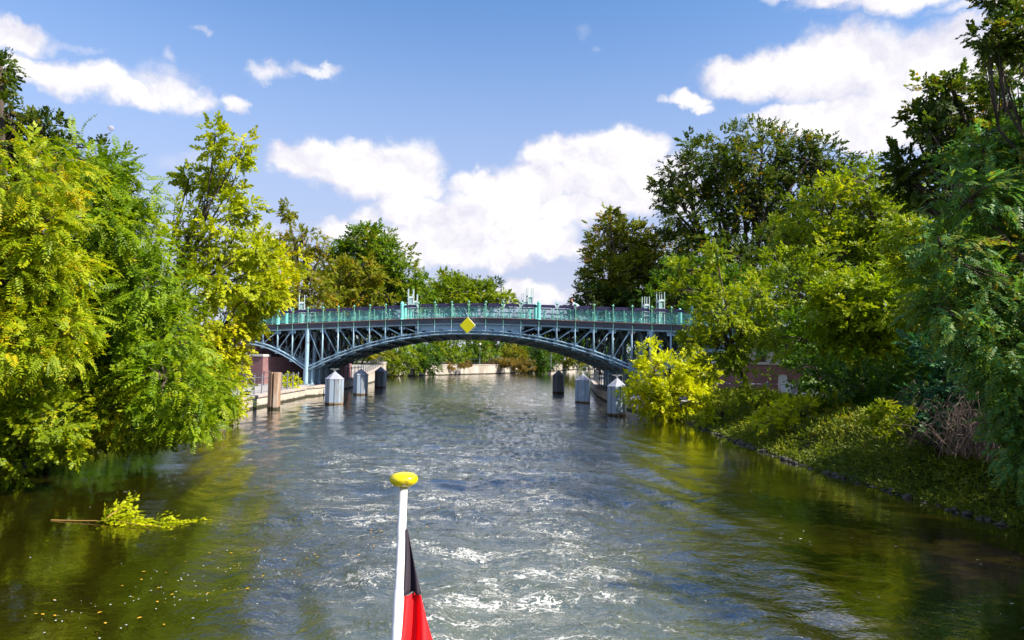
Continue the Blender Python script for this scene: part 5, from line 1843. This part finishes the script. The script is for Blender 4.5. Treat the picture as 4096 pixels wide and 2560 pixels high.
for i, y in enumerate((11.5, 15.5, 19.5, 23.5)):
    make_plant('waterside_shrub', ['low dark shrub rooted at the water under the left edge tree', 'low dark shrub at the water under the feathery flowering tree', 'low dark shrub at the water under the drooping ailanthus', 'low dark shrub at the water under the yellow maples'][i], 'shrub',
               [((-13.7, y, .9), (1.1, 2.3, 1.0)), ((-14.4, y + 1, 1.9), (1.2, 2.3, 1.2))], (-13.8, y, .4), size=.42, cov=1.0, leaves='mid_green_leaves', tint=.35, seed=140 + i, trunk_r=.05, stems=2, tmpl=TINY, zmin=.08)
# ---- plants under the arch, on and above the far canal wall
for i, (nm, lab, rows, Y, lv, ti, sz, cv) in enumerate([
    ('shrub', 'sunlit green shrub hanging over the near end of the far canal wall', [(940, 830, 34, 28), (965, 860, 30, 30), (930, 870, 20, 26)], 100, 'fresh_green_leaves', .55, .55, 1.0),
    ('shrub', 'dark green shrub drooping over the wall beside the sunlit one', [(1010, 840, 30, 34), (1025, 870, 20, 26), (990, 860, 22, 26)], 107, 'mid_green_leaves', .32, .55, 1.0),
    ('broadleaf_tree', 'bright green tree under the left half of the arch', [(1050, 830, 44, 30), (1080, 850, 34, 26), (1045, 805, 40, 24)], 116, 'fresh_green_leaves', .5, .65, 1.0),
    ('broadleaf_tree', 'green and amber tree under the crown of the arch', [(1110, 820, 40, 40), (1140, 840, 36, 30), (1105, 860, 24, 18)], 126, 'mid_green_leaves', .62, .7, 1.0),
    ('creeper', 'russet creeper hanging over the far wall below the crown of the arch', [(1170, 856, 50, 9), (1120, 862, 40, 8), (1220, 858, 40, 8)], 131, 'russet_leaves', .4, .5, 1.0),
    ('shrub', 'green and gold shrub above the far wall right of the lamp', [(1200, 838, 30, 20), (1150, 836, 20, 16), (1225, 845, 24, 16)], 140, 'olive_leaves', .65, .6, 1.0),
    ('creeper', 'thin russet creeper trailing down the pale wall left of the crown', [(1075, 862, 26, 6), (1100, 858, 20, 6)], 117, 'russet_leaves', .5, .4, .8),
    ('creeper', 'reddish brown creeper drooping nearly to the water beneath the arch', [(1240, 862, 24, 16), (1226, 870, 18, 14)], 140, 'russet_leaves', .25, .5, 1.1),
    ('shrub', 'big dark green bush reaching the water under the right part of the arch', [(1262, 850, 36, 28), (1290, 850, 30, 30), (1250, 830, 24, 16), (1270, 868, 34, 12)], 148, 'mid_green_leaves', .28, .7, 1.1),
    ('shrub', 'olive bush on the far wall at the right end of the arch view', [(1330, 850, 36, 18), (1365, 856, 24, 16), (1310, 840, 26, 14), (1345, 866, 12, 10)], 165, 'olive_leaves', .6, .7, 1.1),
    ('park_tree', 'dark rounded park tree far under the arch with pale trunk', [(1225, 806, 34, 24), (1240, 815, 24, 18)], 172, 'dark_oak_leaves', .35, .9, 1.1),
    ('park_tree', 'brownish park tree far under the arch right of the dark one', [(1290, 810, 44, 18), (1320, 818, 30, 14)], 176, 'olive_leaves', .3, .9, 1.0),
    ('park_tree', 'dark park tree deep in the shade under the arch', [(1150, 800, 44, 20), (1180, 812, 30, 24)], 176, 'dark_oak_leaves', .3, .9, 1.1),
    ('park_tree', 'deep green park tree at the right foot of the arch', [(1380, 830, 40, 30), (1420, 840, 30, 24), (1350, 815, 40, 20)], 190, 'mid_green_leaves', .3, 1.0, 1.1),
]):
    Y += {2: 5, 3: 5, 5: 5, 9: 5, 4: 2.5}.get(i, 0)
    if i in (2, 3, 5, 9): rows = [(a, b_ - 7, c, d * .85) for a, b_, c, d in rows]
    L_ = lob(Y, rows, 1.0, 70 + i)
    bx = sum(c[0] for c, r in L_) / len(L_)
    make_plant(nm, lab, {'shrub': 'shrub', 'creeper': 'creeper'}.get(nm, 'tree'), L_, (bx - .3, Y + (1.5 if nm in ('shrub', 'creeper') else 0), 1.8), size=sz, cov=cv, leaves=lv, tint=ti, seed=70 + i,
               trunk_r=.08 if nm in ('shrub', 'creeper') else .18, stems=2 if nm == 'shrub' else 1, zmin=[.15, .15, 1.6, 1.3, 1.0, 1.6, .9, .3, .15, 1.4, 1.8, 1.8, 1.8, 1.6][i], fork=.5 if nm == 'park_tree' else .35, droop=.6 if nm == 'creeper' else 0,
               barkm=bark_pale if nm == 'park_tree' else None)
make_plant('broadleaf_tree', 'dark tree seen through the trusses behind the left pier', 'tree',
           lob(80, [(700, 790, 60, 50), (780, 800, 60, 50), (850, 800, 60, 40), (640, 780, 50, 60)], 1.5, 90), (-24.5, 81, 1.9), size=.75, cov=.7, leaves='dark_oak_leaves', tint=.5, seed=90, trunk_r=.3)
make_plant('shrub', 'yellow-green shrubs rooted behind the curved wall end on the left', 'shrub',
           lob(92, [(900, 838, 34, 22), (870, 832, 30, 18), (850, 826, 26, 14)], 1, 91), (-20.5, 93, 2.2), size=.5, cov=.9, leaves='olive_leaves', tint=.6, seed=91, trunk_r=.06, stems=2)
make_plant('flowering_plant', 'yellow-flowering weed growing behind the left quay railing', 'plant',
           lob(46.3, [(675, 900, 9, 12), (690, 895, 10, 16), (700, 905, 8, 14), (684, 912, 14, 10)], .15, 92), (-15.3, 46.3, .69), size=.16, cov=.8, leaves='bright_yellow_leaves', tint=.6, seed=92, trunk_r=.012, stems=3, fork=.2)

for i, (x, y, h) in enumerate([(15.5, 3.5, 11.0), (14.5, -4.5, 11.5), (18.5, 9.0, 9.0)]):
    make_plant('shade_tree', ['tall tree on the right bank level with the boat', 'tall tree on the right bank behind the viewer', 'tall tree behind the feathery ash at the right edge'][i], 'tree',
               [((x, y, h * .78), (3.2, 3.2, 2.4)), ((x - 1.2, y + 1, h * .55), (2.8, 2.8, 2.2)), ((x + 1, y - 1.2, h * .5), (3.0, 3.0, 2.4)), ((x - .4, y + .3, h * .36), (2.6, 3.0, 1.8))],
               (x + .3, y, 1.1), size=.8, cov=.8, leaves='mid_green_leaves', tint=.45, seed=130 + i, trunk_r=.25)

# far wood closing the horizon
rng = np.random.default_rng(77)
Vs, Fs, Ts = [], [], []
n = 7000
ang = rng.uniform(-1.35, 1.35, n)
rad = rng.uniform(215, 300, n)
X = np.sin(ang) * rad
Y = np.cos(ang) * rad
hh = 9 + 4 * np.sin(ang * 17) + 3 * np.sin(ang * 41 + 1) + 1.5 * np.sin(ang * 97)
hh = np.where(np.abs(ang - .09) < .10, np.minimum(hh, 9.5), hh)
Z = 1.5 + rng.random(n) ** .8 * hh
ok = Y > 30
P = np.stack([X, Y, Z], -1)[ok]
m = len(P)
V, F, Tn = place(TINY, P, rng.normal(size=(m, 3)), rng.normal(size=(m, 3)) * .5 + [0, -.3, 1], rng.uniform(3.2, 5.8, m), .4 + .2 * np.sin(P[:, 0] * .12), rng)
tag(link('distant_wood', np_mesh('distant_wood', V, F, [LM('mid_green_leaves')], Tn)), kind='stuff')
TOTAL[0] += len(F) * 2

# ---- floating branch and leaves
fb = empty('floating_branch', (-6.9, 11.7, 0))
tag(fb, 'broken willow branch with yellow-green leaves floating on the dark water at the left', 'branch')
mb = MB()
mb.tube([(-1.0, .12, .005), (-.55, .05, .02), (0, 0, .04), (.6, .05, .03), (1.5, .1, .0)], [.014, .011, .009, .006, .003], 7)
mb.tube([(0, 0, .07), (.08, .14, .16), (.16, .3, .26)], [.012, .008, .004], 6)
mb.tube([(.1, 0, .06), (.7, -.25, .04), (1.55, -.28, .02)], [.012, .008, .004], 6)
mb.build('stem', mat('peeled_branch_bark', (0.36, 0.20, 0.05), .7), fb)
rng = np.random.default_rng(8)
P, D = [], []
for a, b_, n in (((0, 0, .05), (.16, .3, .27), 26), ((.1, 0, .06), (1.5, .12, .03), 46), ((.1, -.02, .05), (1.55, -.28, .03), 46), ((-.05, -.05, .05), (.25, .1, .14), 30)):
    a, b_ = np.array(a), np.array(b_)
    for i in range(n):
        f = rng.random()
        P.append(a + (b_ - a) * f + rng.normal(0, .025, 3) * [1, 1, .4])
        D.append((b_ - a) / np.linalg.norm(b_ - a) + rng.normal(0, .45, 3) * [1, 1, .4])
P, D = np.array(P), np.array(D)
P[:, 2] = np.maximum(P[:, 2], .035)
V, F, Tn = place(TINY, P, D, rng.normal(0, .3, P.shape) + [0, 0, 1], rng.uniform(.18, .32, len(P)), rng.uniform(.05, .5, len(P)), rng)
V[:, 2] = np.maximum(V[:, 2], .02)
link('leaves', np_mesh('leaves', V, F, [LM('bright_yellow_leaves')], Tn), fb)

rng = np.random.default_rng(9)
Vq, Fq = {0: [], 1: []}, {0: [], 1: []}
cnt = 0
for i in range(330):
    if rng.random() < .72:
        f = rng.random()
        x = -5.0 + 3.6 * f + rng.normal(0, .55) - (1 - f) * .2
        y = 7.0 + 4.6 * f + rng.normal(0, .7)
    else:
        x, y = rng.uniform(-8, 7), rng.uniform(7.5, 30)
    kind = 0 if rng.random() < .3 else 1
    s = rng.uniform(.008, .032) if kind == 0 else rng.uniform(.004, .018)
    z = wh(x, y) + .012
    a = rng.uniform(0, 6.28)
    c_, s_ = math.cos(a) * s, math.sin(a) * s
    b0 = len(Vq[kind])
    Vq[kind] += [(x - c_, y - s_, z), (x + s_ * .6, y - c_ * .6, z + .004), (x + c_, y + s_, z), (x - s_ * .6, y + c_ * .6, z + .004)]
    Fq[kind].append((b0, b0 + 1, b0 + 2, b0 + 3))
tag(link('floating_leaves', np_mesh('floating_leaves', np.array(Vq[0]), np.array(Fq[0]), [mat('fallen_yellow_leaf', (0.62, 0.34, 0.02), .6, var=.4, nscale=8)])), kind='stuff')
tag(link('floating_foam_flecks', np_mesh('floating_foam_flecks', np.array(Vq[1]), np.array(Fq[1]), [mat('foam_fleck', (0.72, 0.76, 0.72), .8)])), kind='stuff')
print('foliage triangles', TOTAL[0])
